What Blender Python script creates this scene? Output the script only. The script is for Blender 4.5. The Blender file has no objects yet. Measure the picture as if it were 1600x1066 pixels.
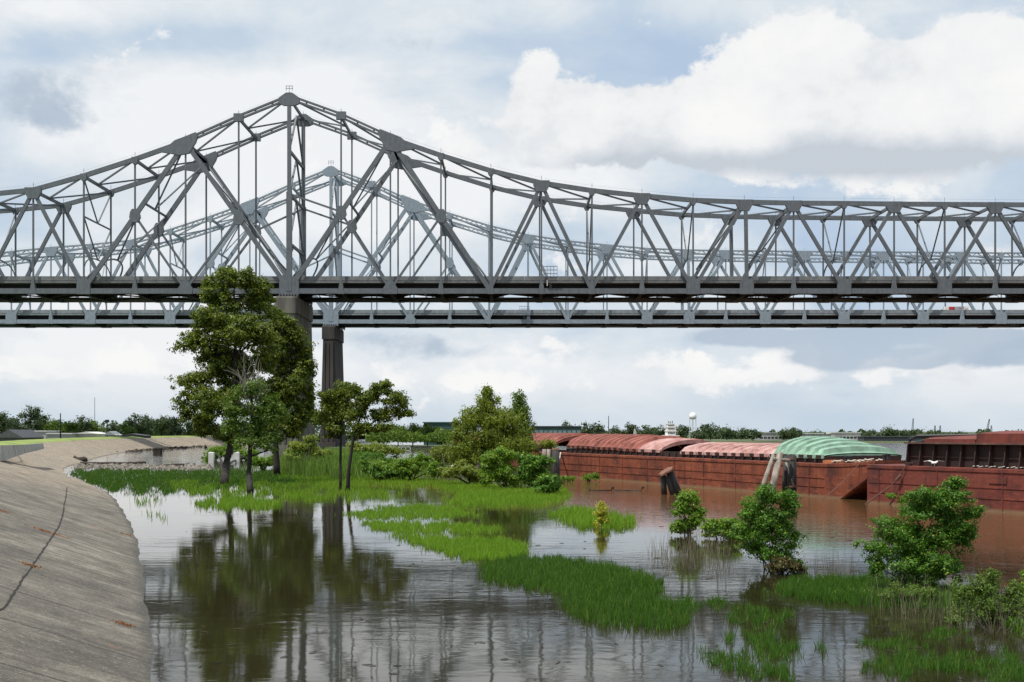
import bpy, math, random
import numpy as np
from mathutils import Vector
random.seed(7); RNG = np.random.default_rng(11)

# ------------------------------------------------------------ camera, sky, sun, exposure
F, CX, HY, ZC = 1900.0, 800.0, 674.0, 6.0
scene = bpy.context.scene
cam_d = bpy.data.cameras.new('camera'); cam = bpy.data.objects.new('camera', cam_d)
scene.collection.objects.link(cam); scene.camera = cam
cam.location = (0, 0, ZC); cam.rotation_euler = (math.pi/2, 0, 0)
cam_d.sensor_width = 36; cam_d.lens = 36*F/1600; cam_d.shift_y = (HY-533)/1600
cam_d.clip_start = 0.2; cam_d.clip_end = 30000
SUN = Vector((-0.34, -0.25, 0.90)).normalized()
sun_d = bpy.data.lights.new('sun', 'SUN'); sun = bpy.data.objects.new('sun', sun_d)
scene.collection.objects.link(sun)
sun_d.energy = 5.0; sun_d.angle = math.radians(0.7); sun_d.color = (1.0, 0.95, 0.86)
sun.rotation_euler = (-SUN).to_track_quat('-Z', 'Y').to_euler()
scene.view_settings.view_transform = 'Standard'; scene.view_settings.look = 'None'
scene.view_settings.exposure = 0.0; scene.view_settings.gamma = 1.0
scene.view_settings.use_curve_mapping = False
scene.cycles.max_bounces = 6; scene.cycles.transparent_max_bounces = 4

class NT:
    """small helper round a node tree"""
    def __init__(s, tree): s.t = tree; s.n = tree.nodes; s.l = tree.links
    def put(s, sock, v):
        if v is None: return
        if isinstance(v, bpy.types.NodeSocket): s.l.new(v, sock)
        else:
            try: sock.default_value = v
            except Exception:
                sock.default_value = (v[0], v[1], v[2], 1.0) if hasattr(v, '__len__') else (v, v, v, 1)
    def node(s, kind, **kw):
        nd = s.n.new(kind)
        for k, v in kw.items(): setattr(nd, k, v)
        return nd
    def math(s, op, a, b=None, c=None, clamp=False):
        nd = s.node('ShaderNodeMath', operation=op, use_clamp=clamp)
        s.put(nd.inputs[0], a); s.put(nd.inputs[1], b); s.put(nd.inputs[2], c)
        return nd.outputs[0]
    def vmath(s, op, a, b=None):
        nd = s.node('ShaderNodeVectorMath', operation=op)
        s.put(nd.inputs[0], a); s.put(nd.inputs[1], b)
        return nd.outputs[0]
    def noise(s, vec, scale, detail=4, rough=0.55, dist=0.0, color=False):
        nd = s.node('ShaderNodeTexNoise'); s.put(nd.inputs['Vector'], vec)
        nd.inputs['Scale'].default_value = scale; nd.inputs['Detail'].default_value = detail
        nd.inputs['Roughness'].default_value = rough; nd.inputs['Distortion'].default_value = dist
        return nd.outputs['Color' if color else 'Fac']
    def ramp(s, fac, stops, interp='LINEAR'):
        nd = s.node('ShaderNodeValToRGB'); cr = nd.color_ramp; cr.interpolation = interp
        while len(cr.elements) < len(stops): cr.elements.new(0.5)
        for e, (p, c) in zip(cr.elements, stops):
            e.position = p; e.color = (c[0], c[1], c[2], 1) if hasattr(c, '__len__') else (c, c, c, 1)
        s.put(nd.inputs[0], fac); return nd.outputs[0]
    def smooth(s, x, a, b):
        nd = s.node('ShaderNodeMapRange', interpolation_type='SMOOTHSTEP')
        s.put(nd.inputs[0], x); s.put(nd.inputs[1], a); s.put(nd.inputs[2], b)
        return nd.outputs[0]
    def mix(s, fac, a, b, mode='MIX'):
        nd = s.node('ShaderNodeMix', data_type='RGBA', blend_type=mode)
        s.put(nd.inputs[0], fac); s.put(nd.inputs[6], a); s.put(nd.inputs[7], b)
        return nd.outputs[2]
    def scalev(s, vec, v):
        return s.vmath('MULTIPLY', vec, v)
    def bump(s, height, strength=0.3, dist=0.05, normal=None):
        nd = s.node('ShaderNodeBump'); s.put(nd.inputs['Height'], height)
        nd.inputs['Strength'].default_value = strength; nd.inputs['Distance'].default_value = dist
        s.put(nd.inputs['Normal'], normal); return nd.outputs[0]

# ---- world: Nishita sky with procedural clouds over it
world = bpy.data.worlds.new('World'); scene.world = world; world.use_nodes = True
w = NT(world.node_tree); w.n.clear()
sky = w.node('ShaderNodeTexSky', sky_type='NISHITA'); sky.sun_disc = False
sky.sun_elevation = math.asin(SUN.z); sky.sun_rotation = math.atan2(SUN.x, SUN.y)
sky.air_density = 1.0; sky.dust_density = 2.0; sky.altitude = 0
tc = w.node('ShaderNodeTexCoord').outputs['Generated']
sep = w.node('ShaderNodeSeparateXYZ'); w.put(sep.inputs[0], tc)
ay = w.math('MAXIMUM', w.math('ABSOLUTE', sep.outputs[1]), 0.2)
A = w.math('DIVIDE', sep.outputs[0], ay); B = w.math('DIVIDE', sep.outputs[2], ay)
def blob(px, py, rx, ry, k=1.0):
    a0, b0 = (px-CX)/F, (HY-py)/F
    dx = w.math('MULTIPLY', w.math('SUBTRACT', A, a0), F/rx)
    dy = w.math('MULTIPLY', w.math('SUBTRACT', B, b0), F/ry)
    r2 = w.math('ADD', w.math('MULTIPLY', dx, dx), w.math('MULTIPLY', dy, dy))
    e = w.math('POWER', 2.718, w.math('MULTIPLY', r2, -1.0))
    return w.math('MULTIPLY', e, k)
def total(lst):
    r = lst[0]
    for x in lst[1:]: r = w.math('ADD', r, x)
    return r
flat = w.scalev(tc, (1, 1, 2.4))
n_big = w.noise(flat, 3.2, 5, 0.55, 0.3)
n_mid = w.noise(flat, 9.0, 7, 0.55, 0.25)
n_fine = w.noise(w.scalev(tc, (1, 1, 1.5)), 22.0, 6, 0.62, 0.2)
n_puff = w.noise(w.scalev(tc, (1, 1, 1.3)), 9.5, 12, 0.60, 0.0)
n_wisp = w.noise(w.scalev(tc, (1, 1, 1.8)), 6.0, 8, 0.58, 0.3)
# veil of thin high cloud over the blue
veil = w.math('ADD', w.math('ADD', .10, w.math('MULTIPLY', n_big, 0.7)), total([blob(330, 200, 330, 75, .42), blob(90, 15, 230, 35, .22), blob(640, 330, 300, 90, .22), blob(300, 120, 300, 30, .12),
      blob(1000, 10, 500, 45, .18), blob(300, 570, 420, 80, .30), blob(900, 590, 420, 60, .22), blob(430, 360, 420, 80, .22), blob(1400, 560, 400, 60, .12),
      blob(270, 62, 210, 42, -.30), blob(1500, 410, 260, 60, -.2), blob(1020, 110, 190, 80, -.25), blob(880, 350, 260, 60, -.2), blob(30, 300, 120, 60, -.1)]))
veil = w.math('ADD', veil, w.math('MULTIPLY', w.math('SUBTRACT', n_wisp, 0.5), 1.35))
veil_c = w.ramp(veil, [(0.10, (4.6, 5.8, 7.5)), (0.34, (5.7, 6.7, 7.8)), (0.52, (7.3, 7.9, 8.4)), (0.72, (9.1, 9.2, 9.3))])
low = w.smooth(B, 0.07, 0.0)
veil_c = w.mix(w.math('MULTIPLY', low, .6), veil_c, (5.9, 6.8, 7.6, 1))
blue = w.mix(0.75, sky.outputs[0], (5.2, 6.6, 8.6, 1))
base = w.mix(0.93, blue, veil_c)
# blue-grey cloud shadows with torn tops
gsm = total([blob(35, 160, 100, 55, .42), blob(80, 190, 60, 30, .15), blob(1310, 560, 70, 20, 1.15), blob(1428, 562, 38, 15, 1.1), blob(1565, 558, 90, 26, 1.1), blob(1200, 528, 140, 16, .6),
     blob(1480, 524, 260, 15, .85), blob(650, 545, 110, 30, .5), blob(1270, 598, 90, 14, .35), blob(520, 525, 160, 18, .3), blob(640, 60, 120, 40, .3)])
gsm = w.math('ADD', gsm, w.math('ADD', w.math('MULTIPLY', w.math('SUBTRACT', n_puff, .5), 1.5), w.math('MULTIPLY', w.math('SUBTRACT', n_fine, .5), .5)))
gsm = w.smooth(gsm, 0.24, 0.52)
# cumulus
cum = total([blob(1380, 170, 360, 92, 1.05), blob(1260, 65, 90, 60, .75), blob(1180, 200, 300, 55, .5), blob(1200, 110, 90, 50, .4), blob(842, 115, 42, 50, .6), blob(860, 195, 100, 70, .8), blob(1010, 190, 170, 60, .8),
             blob(1545, 90, 130, 110, .9), blob(930, 235, 200, 40, .4), blob(1360, 90, 90, 40, .4), blob(1390, 40, 34, 22, -.45)])
cum = w.math('ADD', cum, total([blob(1560, 400, 90, 55, .7), blob(1105, 365, 55, 50, .55), blob(1250, 570, 50, 42, .8), blob(1370, 585, 60, 32, .6), blob(1480, 575, 70, 36, .65), blob(1560, 600, 100, 26, .4),
     blob(1030, 570, 130, 50, .55), blob(90, 585, 120, 34, .5), blob(560, 330, 120, 70, .35), blob(620, 575, 180, 28, .4), blob(860, 560, 60, 50, .4), blob(1150, 600, 120, 30, .35), blob(760, 600, 200, 24, .25), blob(250, 560, 160, 36, .3)]))
cum = w.math('ADD', cum, w.math('ADD', w.math('MULTIPLY', w.math('SUBTRACT', n_puff, .5), 2.3), w.math('MULTIPLY', w.math('SUBTRACT', n_fine, .5), 1.5)))
cmask = w.smooth(cum, 0.34, 0.62)
base_dark = total([blob(1420, 250, 300, 36, 1.0), blob(1150, 258, 180, 22, .45), blob(900, 262, 140, 20, .2)])
belly = w.math('SUBTRACT', w.math('ADD', w.math('MULTIPLY', w.math('SUBTRACT', n_puff, .5), 2.0), .66), w.math('MULTIPLY', base_dark, 1.0))
cum_c = w.ramp(belly, [(0.0, (5.7, 6.2, 6.8)), (0.30, (7.2, 7.55, 8.0)), (0.55, (8.75, 8.85, 8.95)), (0.85, (9.5, 9.45, 9.4))])
col = w.mix(cmask, base, cum_c)
col = w.mix(w.math('MULTIPLY', gsm, w.math('ADD', .4, n_wisp)), col, (4.5, 5.4, 6.5, 1))
bg = w.node('ShaderNodeBackground'); w.put(bg.inputs[0], col); bg.inputs[1].default_value = 0.1
out = w.node('ShaderNodeOutputWorld'); w.l.new(bg.outputs[0], out.inputs[0])

# ------------------------------------------------------------ coordinates
def G(px, py, z=0.0):
    Y = F*(ZC-z)/(py-HY); return Vector(((px-CX)*Y/F, Y, z))
def P(px, py, Y):
    return Vector(((px-CX)*Y/F, Y, ZC+(HY-py)*Y/F))

# ------------------------------------------------------------ materials
def material(name):
    m = bpy.data.materials.new(name); m.use_nodes = True
    t = NT(m.node_tree); return m, t, t.n['Principled BSDF']
def geo_pos(t): return t.node('ShaderNodeNewGeometry').outputs['Position']
def simple(name, col, rough=0.7, var=0.25, scale=1.5, metal=0.0, bump=0.0, stretch=(1, 1, 1), dark=None):
    m, t, b = material(name)
    v = t.scalev(geo_pos(t), stretch); n = t.noise(v, scale, 6, .6)
    c0 = dark or tuple(c*(1-var*1.3) for c in col); c1 = tuple(min(1, c*(1+var)) for c in col)
    t.put(b.inputs['Base Color'], t.ramp(n, [(0.3, c0), (0.7, c1)]))
    b.inputs['Roughness'].default_value = rough; b.inputs['Metallic'].default_value = metal
    if bump: t.put(b.inputs['Normal'], t.bump(t.noise(v, scale*6, 4), bump, 0.05))
    return m
def steel(name, col, stain):
    m, t, b = material(name); p = geo_pos(t)
    n1 = t.noise(p, .9, 8, .72); n2 = t.noise(t.scalev(p, (1, 1, .12)), 1.3, 7, .68)
    c = t.ramp(n1, [(.3, tuple(x*.78 for x in col)), (.7, tuple(x*1.15 for x in col))])
    s = t.ramp(n2, [(.5, 0), (.72, 1)])
    c = t.mix(t.math('MULTIPLY', s, .55), c, (*stain, 1))
    t.put(b.inputs['Base Color'], c); b.inputs['Roughness'].default_value = .6
    return m
M = {}
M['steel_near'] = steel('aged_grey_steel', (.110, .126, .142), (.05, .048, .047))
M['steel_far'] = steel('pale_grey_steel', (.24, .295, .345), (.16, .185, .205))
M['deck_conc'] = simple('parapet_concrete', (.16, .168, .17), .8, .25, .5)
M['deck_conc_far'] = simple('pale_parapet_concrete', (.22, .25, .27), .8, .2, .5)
M['deck_underside_shade'] = simple('shaded_under_deck_steel', (.008, .009, .011), .85)  # steel made near black so the colour carries the deck's underside shade
M['pier'] = simple('pier_concrete', (.115, .11, .095), .9, .4, .25, bump=.3, stretch=(1, 1, .25))
M['pier_dark'] = simple('dark_pier_concrete', (.045, .04, .038), .9, .45, .3, bump=.3, stretch=(1, 1, .15))
M['white'] = simple('white_paint', (.75, .75, .73), .5, .06)
M['offwhite'] = simple('weathered_white_paint', (.55, .55, .52), .6, .15)
M['black'] = simple('black_rubber', (.02, .02, .022), .5)
M['dark_wood'] = simple('tarred_timber', (.028, .026, .026), .75, .5, 3, bump=.5, stretch=(1, 1, .15))
M['grey_wood'] = simple('weathered_timber', (.24, .21, .18), .85, .45, 3, bump=.5, stretch=(1, 1, .2))
M['drift_wood'] = simple('drift_timber', (.045, .035, .026), .9, .5, 2)
M['rope'] = simple('pale_rope', (.55, .5, .42), .9)
M['steel_cable'] = simple('rusty_cable', (.13, .07, .05), .7)
M['rock'] = simple('riprap_stone', (.20, .18, .155), .9, .55, 1.2)
M['glass'] = simple('dark_glass', (.03, .04, .05), .1)
M['green_siding'] = simple('green_steel_siding', (.03, .085, .08), .6, .15, .3)
M['green_glazing'] = simple('pale_green_glazing', (.16, .24, .26), .3, .25, .3)
M['far_roof'] = simple('white_roofing', (.62, .62, .62), .6, .1, .1)
M['far_wall'] = simple('pale_walling', (.42, .42, .40), .8, .2, .1)
M['dark_roof'] = simple('dark_roofing', (.06, .065, .075), .8)
M['red_paint'] = simple('red_paint', (.5, .03, .03), .5)
M['bird'] = simple('white_feathers', (.8, .8, .78), .7, .05)
M['bark'] = simple('brown_bark', (.022, .018, .014), .9, .5, 3, bump=.6, stretch=(1, 1, .3))
M['bark_pale'] = simple('pale_dead_bark', (.22, .20, .17), .9, .3, 4)
M['soil'] = simple('wet_mud', (.06, .055, .03), .9, .4, .8)
M['turf'] = simple('mown_turf', (.20, .26, .06), .9, .3, .15)
M['far_ground'] = simple('far_bank_ground', (.07, .09, .04), .9, .4, .02)

def leaf_material(name, dark, light, tip, trans=.35, tipamt=.12):
    m, t, b = material(name); g = t.node('ShaderNodeNewGeometry')
    r = g.outputs['Random Per Island']; n = t.noise(g.outputs['Position'], .55, 3)
    c = t.mix(r, (*dark, 1), (*light, 1)); c = t.mix(t.smooth(r, 1-tipamt, 1.0), c, (*tip, 1))
    c = t.mix(t.math('MULTIPLY', t.smooth(n, .4, .7), .45), c, (*light, 1))
    t.put(b.inputs['Base Color'], c); b.inputs['Roughness'].default_value = .5
    b.inputs['Specular IOR Level'].default_value = .3
    tr = t.node('ShaderNodeBsdfTranslucent'); t.put(tr.inputs[0], t.mix(.5, c, (light[0]*1.5, light[1]*1.5, light[2]*.7, 1)))
    mx = t.node('ShaderNodeMixShader'); mx.inputs[0].default_value = trans
    t.l.new(b.outputs[0], mx.inputs[1]); t.l.new(tr.outputs[0], mx.inputs[2])
    o = [x for x in t.n if x.type == 'OUTPUT_MATERIAL'][0]; t.l.new(mx.outputs[0], o.inputs[0])
    return m
M['leaf_dark'] = leaf_material('dark_tree_leaves', (.022, .044, .006), (.14, .19, .016), (.36, .37, .04), .34)
M['leaf_mid'] = leaf_material('mid_tree_leaves', (.055, .105, .014), (.12, .20, .028), (.24, .30, .05), .35)
M['leaf_willow'] = leaf_material('olive_willow_leaves', (.10, .145, .018), (.22, .28, .04), (.30, .33, .08), .4)
M['leaf_bright'] = leaf_material('bright_shrub_leaves', (.06, .14, .012), (.19, .32, .03), (.32, .38, .06), .42)
M['leaf_yellow'] = leaf_material('yellow_leaves', (.26, .28, .03), (.46, .46, .05), (.5, .5, .1), .35)
M['leaf_shrub'] = leaf_material('fresh_shrub_leaves', (.018, .070, .008), (.11, .24, .020), (.34, .38, .05), .34, .10)
M['leaf_red'] = leaf_material('reddish_leaves', (.035, .045, .012), (.09, .075, .02), (.18, .07, .03), .3)
M['leaf_far'] = leaf_material('far_tree_leaves', (.030, .055, .022), (.068, .105, .038), (.11, .15, .05), .2)
M['grass'] = leaf_material('wet_grass', (.08, .19, .012), (.20, .36, .025), (.36, .42, .09), .48, .2)
M['grass_deep_shade'] = leaf_material('shaded_deep_green_grass', (.022, .08, .010), (.075, .165, .018), (.2, .26, .05), .42, .14)  # deep green with the cloud shade on the lower grass mixed into the colour
M['reed'] = leaf_material('reed_blades', (.09, .17, .03), (.17, .28, .05), (.28, .32, .1), .4, .15)
M['dry'] = leaf_material('dry_stalks', (.10, .085, .06), (.2, .17, .12), (.3, .27, .2), .1, .2)

def rusty(name, base, dark, light, waterline=True):
    m, t, b = material(name); tcn = t.node('ShaderNodeTexCoord').outputs['Object']; p = geo_pos(t)
    n1 = t.noise(p, .5, 7, .62, .3); n2 = t.noise(t.scalev(p, (1.6, 1.6, .12)), 1.1, 6, .65)
    n3 = t.noise(p, 5, 5, .6)
    c = t.ramp(n1, [(.3, dark), (.5, base), (.75, light)])
    c = t.mix(t.math('MULTIPLY', t.smooth(n2, .48, .68), .6), c, (*dark, 1))
    c = t.mix(t.math('MULTIPLY', t.smooth(n3, .55, .7), .3), c, (*light, 1))
    if waterline:
        sc = t.noise(t.scalev(p, (.5, .5, 3.0)), 1.4, 6, .7)
        c = t.mix(t.math('MULTIPLY', t.smooth(sc, .56, .66), .55), c, tuple(min(1, q*1.5) for q in light)+(1,))
        c = t.mix(t.math('MULTIPLY', t.smooth(sc, .44, .36), .55), c, tuple(q*.8 for q in dark)+(1,))
        z = t.node('ShaderNodeSeparateXYZ'); t.put(z.inputs[0], p)
        # plating: horizontal and vertical weld seams
        for (sock, per, wd) in ((z.outputs[2], .78, .025), (t.math('ADD', z.outputs[0], z.outputs[1]), 2.6, .03)):
            fr = t.math('ABSOLUTE', t.math('SUBTRACT', t.math('FRACT', t.math('DIVIDE', t.math('ADD', sock, t.math('MULTIPLY', n1, .08)), per)), .5))
            c = t.mix(t.math('MULTIPLY', t.math('MULTIPLY', t.smooth(fr, .5-wd*2, .5), t.smooth(n2, .4, .65)), .4), c, (*dark, 1))
        c = t.mix(t.math('MULTIPLY', t.smooth(z.outputs[2], .32, .05), .8), c, (.2, .13, .07, 1))
        t.put(b.inputs['Normal'], t.bump(t.math('ADD', n1, t.math('MULTIPLY', n3, .2)), .5, .15))
    t.put(b.inputs['Base Color'], c); b.inputs['Roughness'].default_value = .75
    return m
M['rust'] = rusty('rust_red_hull_plate', (.175, .040, .017), (.055, .015, .010), (.25, .068, .028))
M['rust2'] = rusty('maroon_hull_plate', (.135, .026, .016), (.05, .013, .011), (.18, .04, .023))
M['rust_dark'] = rusty('dark_rusted_steel', (.028, .011, .009), (.012, .008, .007), (.05, .02, .014), False)
M['rust_cover'] = rusty('rust_red_cover', (.15, .028, .018), (.06, .014, .012), (.20, .045, .03), False)
M['cover_red'] = rusty('faded_red_cover', (.25, .075, .055), (.10, .028, .02), (.36, .14, .11), False)
M['cover_pink'] = rusty('faded_pink_cover', (.42, .235, .215), (.20, .075, .055), (.56, .43, .41), False)
M['cover_green'] = simple('faded_mint_cover', (.20, .33, .245), .65, .3, 1.0)
M['stump_top'] = simple('rusty_cap', (.17, .075, .045), .8, .35, 3)

# ------------------------------------------------------------ mesh helpers
COL = scene.collection
class MB:
    def __init__(s): s.v = []; s.f = []
    def add(s, vs, fs):
        o = len(s.v); s.v += [tuple(v) for v in vs]; s.f += [tuple(i+o for i in f) for f in fs]; return s
    def box(s, x0, x1, y0, y1, z0, z1):
        vs = [(x, y, z) for x in (x0, x1) for y in (y0, y1) for z in (z0, z1)]
        return s.add(vs, [(0, 1, 3, 2), (4, 6, 7, 5), (0, 4, 5, 1), (2, 3, 7, 6), (0, 2, 6, 4), (1, 5, 7, 3)])
    def beam(s, a, b, wid, dep, up=None):
        """box along a-b; wid across, dep along 'up' direction (default world Y)"""
        a, b = Vector(a), Vector(b); d = (b-a).normalized()
        u = Vector(up) if up is not None else Vector((0, 1, 0))
        if abs(d.dot(u)) > .95: u = Vector((0, 0, 1))
        r = d.cross(u).normalized(); u = r.cross(d).normalized()
        vs = []
        for p in (a, b):
            for (i, j) in ((-1, -1), (1, -1), (1, 1), (-1, 1)): vs.append(p+r*wid/2*i+u*dep/2*j)
        return s.add(vs, [(0, 3, 2, 1), (4, 5, 6, 7), (0, 1, 5, 4), (1, 2, 6, 5), (2, 3, 7, 6), (3, 0, 4, 7)])
    def tube(s, pts, rad, n=7, caps=True):
        pts = [Vector(p) for p in pts]; k = len(pts)
        rad = rad if hasattr(rad, '__len__') else [rad]*k
        vs = []; ref = Vector((.31, .12, .94))
        for i, p in enumerate(pts):
            d = (pts[min(i+1, k-1)]-pts[max(i-1, 0)]).normalized()
            if abs(d.dot(ref)) > .97: ref = Vector((1, .1, 0)).normalized()
            a = d.cross(ref).normalized(); b = d.cross(a)
            for j in range(n):
                t = 2*math.pi*j/n; vs.append(p+(a*math.cos(t)+b*math.sin(t))*rad[i])
        fs = [(i*n+j, i*n+(j+1) % n, (i+1)*n+(j+1) % n, (i+1)*n+j) for i in range(k-1) for j in range(n)]
        if caps: fs += [tuple(range(n-1, -1, -1)), tuple((k-1)*n+j for j in range(n))]
        return s.add(vs, fs)
    def plate(s, poly, y0, y1):
        """XZ polygon extruded along Y"""
        n = len(poly); vs = [(x, y0, z) for x, z in poly]+[(x, y1, z) for x, z in poly]
        return s.add(vs, [tuple(range(n)), tuple(range(2*n-1, n-1, -1))]+[(i, i+n, (i+1) % n+n, (i+1) % n) for i in range(n)])
    def loft(s, rings, caps=True, close=True):
        n = len(rings[0]); vs = [p for r in rings for p in r]; m = n if close else n-1
        fs = [(i*n+j, i*n+(j+1) % n, (i+1)*n+(j+1) % n, (i+1)*n+j) for i in range(len(rings)-1) for j in range(m)]
        if caps and close: fs += [tuple(range(n-1, -1, -1)), tuple((len(rings)-1)*n+j for j in range(n))]
        return s.add(vs, fs)
    def build(s, name, mat, parent=None, smooth=False):
        me = bpy.data.meshes.new(name); me.from_pydata(s.v, [], s.f); me.update()
        return link(name, me, mat, parent, smooth)
def link(name, me, mat, parent=None, smooth=False):
    if mat: me.materials.append(mat)
    if smooth: me.polygons.foreach_set('use_smooth', [True]*len(me.polygons))
    o = bpy.data.objects.new(name, me); COL.objects.link(o)
    if parent:
        o.parent = parent
        o.matrix_parent_inverse = parent.matrix_basis.inverted()
    return o
def tag(o, label=None, cat=None, group=None, kind=None):
    for k, v in (('label', label), ('category', cat), ('group', group), ('kind', kind)):
        if v: o[k] = v
    return o
def thing(name, loc, label, cat, group=None):
    o = bpy.data.objects.new(name, None); COL.objects.link(o); o.location = loc; o.empty_display_size = .1
    return tag(o, label, cat, group)
def struct(o): o['kind'] = 'structure'; return o
def quads(name, V, mat, parent=None, smooth=False):
    """V: (N,4,3) array -> one mesh of N loose quads"""
    N = V.shape[0]; me = bpy.data.meshes.new(name)
    me.vertices.add(N*4); me.vertices.foreach_set('co', V.reshape(-1).astype(np.float32))
    me.loops.add(N*4); me.loops.foreach_set('vertex_index', np.arange(N*4, dtype=np.int32))
    me.polygons.add(N); me.polygons.foreach_set('loop_start', np.arange(0, N*4, 4, dtype=np.int32))
    me.update(calc_edges=True); return link(name, me, mat, parent, smooth)

def unit(a): return a/np.maximum(np.linalg.norm(a, axis=-1, keepdims=True), 1e-9)
def leaf_quads(C, size, upbias=.5, D=None):
    n = len(C); nrm = RNG.normal(size=(n, 3))*(.55 if D is not None else 1)+np.array([0, 0, upbias])
    if D is not None: nrm = nrm+D
    nrm = unit(nrm)
    a = unit(np.cross(nrm, RNG.normal(size=(n, 3)))); b = np.cross(nrm, a)
    s = (size*RNG.uniform(.6, 1.35, n))[:, None]
    return np.stack([C-a*s, C-b*s*.55, C+a*s, C+b*s*.55], axis=1)
def lobed(blobs, k, f=.46):
    """break every big ellipsoid into smaller leafy lobes so the outline is ragged and each lobe has a lit top"""
    out = []
    for c, r in blobs:
        out.append((tuple(c), tuple(q*.66 for q in r)))
        c = np.array(c); r = np.array(r); d = unit(RNG.normal(size=(k, 3))+np.array([0, -.15, .1]))
        for i in range(k):
            g = f*RNG.uniform(.65, 1.25); q = c+d[i]*r*RNG.uniform(.45, .95)
            out.append((tuple(q), (r[0]*g*1.1, r[1]*g*1.1, r[2]*g*.85)))
    return out
def crown(blobs, nleaf, size, clump, per=26, droop=0.0, shell=.45, flat=.75):
    """blobs: (center, (rx,ry,rz)); leaf clumps spread through each ellipsoid, thinner at its edge"""
    areas = np.array([r[0]*r[2]+r[0]*r[1] for c, r in blobs]); areas = areas/areas.sum()
    out, tips, dirs = [], [], []
    for (c, r), wgt in zip(blobs, areas):
        k = max(3, int(nleaf*wgt/per))
        d = unit(RNG.normal(size=(k, 3))); rr = RNG.uniform(0, 1, k)**shell
        rr = rr*(1+.16*np.sin(d[:, 0]*5+c[0])*np.cos(d[:, 2]*6+c[1]))
        cc = np.array(c)+d*rr[:, None]*np.array(r); tips.append(cc)
        cs = clump*RNG.uniform(.55, 1.35, k)
        L = RNG.normal(size=(k, per, 3))*cs[:, None, None]*np.array([1, 1, flat])*.55
        if droop: L[..., 2] -= np.abs(RNG.normal(size=(k, per)))*droop
        out.append((cc[:, None, :]+L).reshape(-1, 3)); dirs.append((unit(L)*.65+d[:, None, :]*.8).reshape(-1, 3))
    return np.concatenate(out), np.concatenate(tips), np.concatenate(dirs)
def limb(mb, a, b, r0, r1, sag=.12, n=5, k=6):
    a, b = Vector(a), Vector(b); L = (b-a).length; off = Vector((random.uniform(-1, 1), random.uniform(-1, 1), random.uniform(.2, 1)))*L*sag
    pts = [a.lerp(b, t/k)+off*math.sin(math.pi*t/k)+Vector((random.uniform(-1, 1), random.uniform(-1, 1), random.uniform(-1, 1)))*L*.012 for t in range(k+1)]
    mb.tube(pts, [r0+(r1-r0)*t/k for t in range(k+1)], n)
    return pts
def make_tree(name, label, cat, trunks, blobs, nleaf, lsize, clump, mat, bark='bark', limbs=22, droop=0, upbias=.5, per=26, flat=.75, group=None, shell=.45, twig=.03, lobes=0):
    """trunks: list of (points, radii); crown blobs in world units"""
    base = trunks[0][0][0]
    t = thing(name, base, label, cat, group)
    if lobes: blobs = lobed(blobs, lobes)
    C, tips, D = crown(blobs, nleaf, lsize, clump, per, droop, shell, flat)
    tb = MB(); axes = []
    for pts, rad in trunks:
        fine = []; fr = []
        for i in range(len(pts)-1):
            for q in range(3):
                fine.append(Vector(pts[i]).lerp(Vector(pts[i+1]), q/3)); fr.append(rad[i]+(rad[i+1]-rad[i])*q/3)
        fine.append(Vector(pts[-1])); fr.append(rad[-1]); tb.tube(fine, fr, 9); axes += list(zip(fine, fr))[2:]
    idx = RNG.choice(len(tips), min(limbs, len(tips)), replace=False)
    for i in idx:
        tip = Vector(tips[i]); below = [(p, r) for p, r in axes if p.z < tip.z-.15*(tip-p).length] or axes
        p, r = min(below, key=lambda q: (q[0]-tip).length*(1+.3*random.random()))
        pts = limb(tb, p, tip, r*.55, twig)
        for _ in range(2):
            j = min(range(len(tips)), key=lambda jj: (Vector(tips[jj])-pts[-2]).length*random.uniform(.4, 1.6))
            if (Vector(tips[j])-pts[3]).length < 4*max(lsize*8, 1): limb(tb, pts[3], tips[j], r*.28, twig*.7, .08, 4, 4)
    tb.build('trunk', M[bark], t, True)
    quads('crown', leaf_quads(C, lsize, upbias, D), M[mat], t)
    return t
def pxblobs(lst, Y, dep=.8):
    out = []
    for b in lst:
        px, py, rx, ry = b[:4]; dy = b[4] if len(b) > 4 else 0
        c = P(px, py, Y+dy); s = (Y+dy)/F; out.append((tuple(c), (rx*s, rx*s*dep, ry*s)))
    return out

# ------------------------------------------------------------ water and ground
def river():
    m, t, b = material('river_water'); p = geo_pos(t)
    sp = t.node('ShaderNodeSeparateXYZ'); t.put(sp.inputs[0], p)
    # muddy river beyond the flooded bank: line across the picture's right
    s = t.math('ADD', t.math('MULTIPLY', sp.outputs[0], .80), t.math('MULTIPLY', sp.outputs[1], .45))
    mud = t.math('MULTIPLY', t.smooth(t.math('ADD', s, t.math('MULTIPLY', t.noise(p, .05, 3), 14)), 42, 66), t.smooth(sp.outputs[0], -40, -5))
    c = t.mix(mud, (.020, .018, .008, 1), (.115, .062, .028, 1))
    t.put(b.inputs['Base Color'], c); b.inputs['IOR'].default_value = 1.36
    b.inputs['Roughness'].default_value = .03
    w1 = t.noise(t.scalev(p, (.55, 1.3, 1)), 1.1, 3, .55, .5)
    w2 = t.noise(t.scalev(p, (.6, 1.7, 1)), 4.0, 4, .6, .6)
    w3 = t.noise(p, .10, 4, .6)
    calm = t.math('ADD', .12, t.math('MULTIPLY', t.smooth(w3, .45, .68), .32))
    rivr = t.math('ADD', t.math('MULTIPLY', mud, 1.1), calm)
    far = t.smooth(sp.outputs[1], 130, 420)
    amp = t.math('ADD', rivr, t.math('MULTIPLY', far, 1.2))
    h = t.math('MULTIPLY', t.math('ADD', t.math('MULTIPLY', w1, 1.0), t.math('MULTIPLY', w2, .15)), amp)
    t.put(b.inputs['Normal'], t.bump(h, 1.0, .026))
    return m
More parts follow.
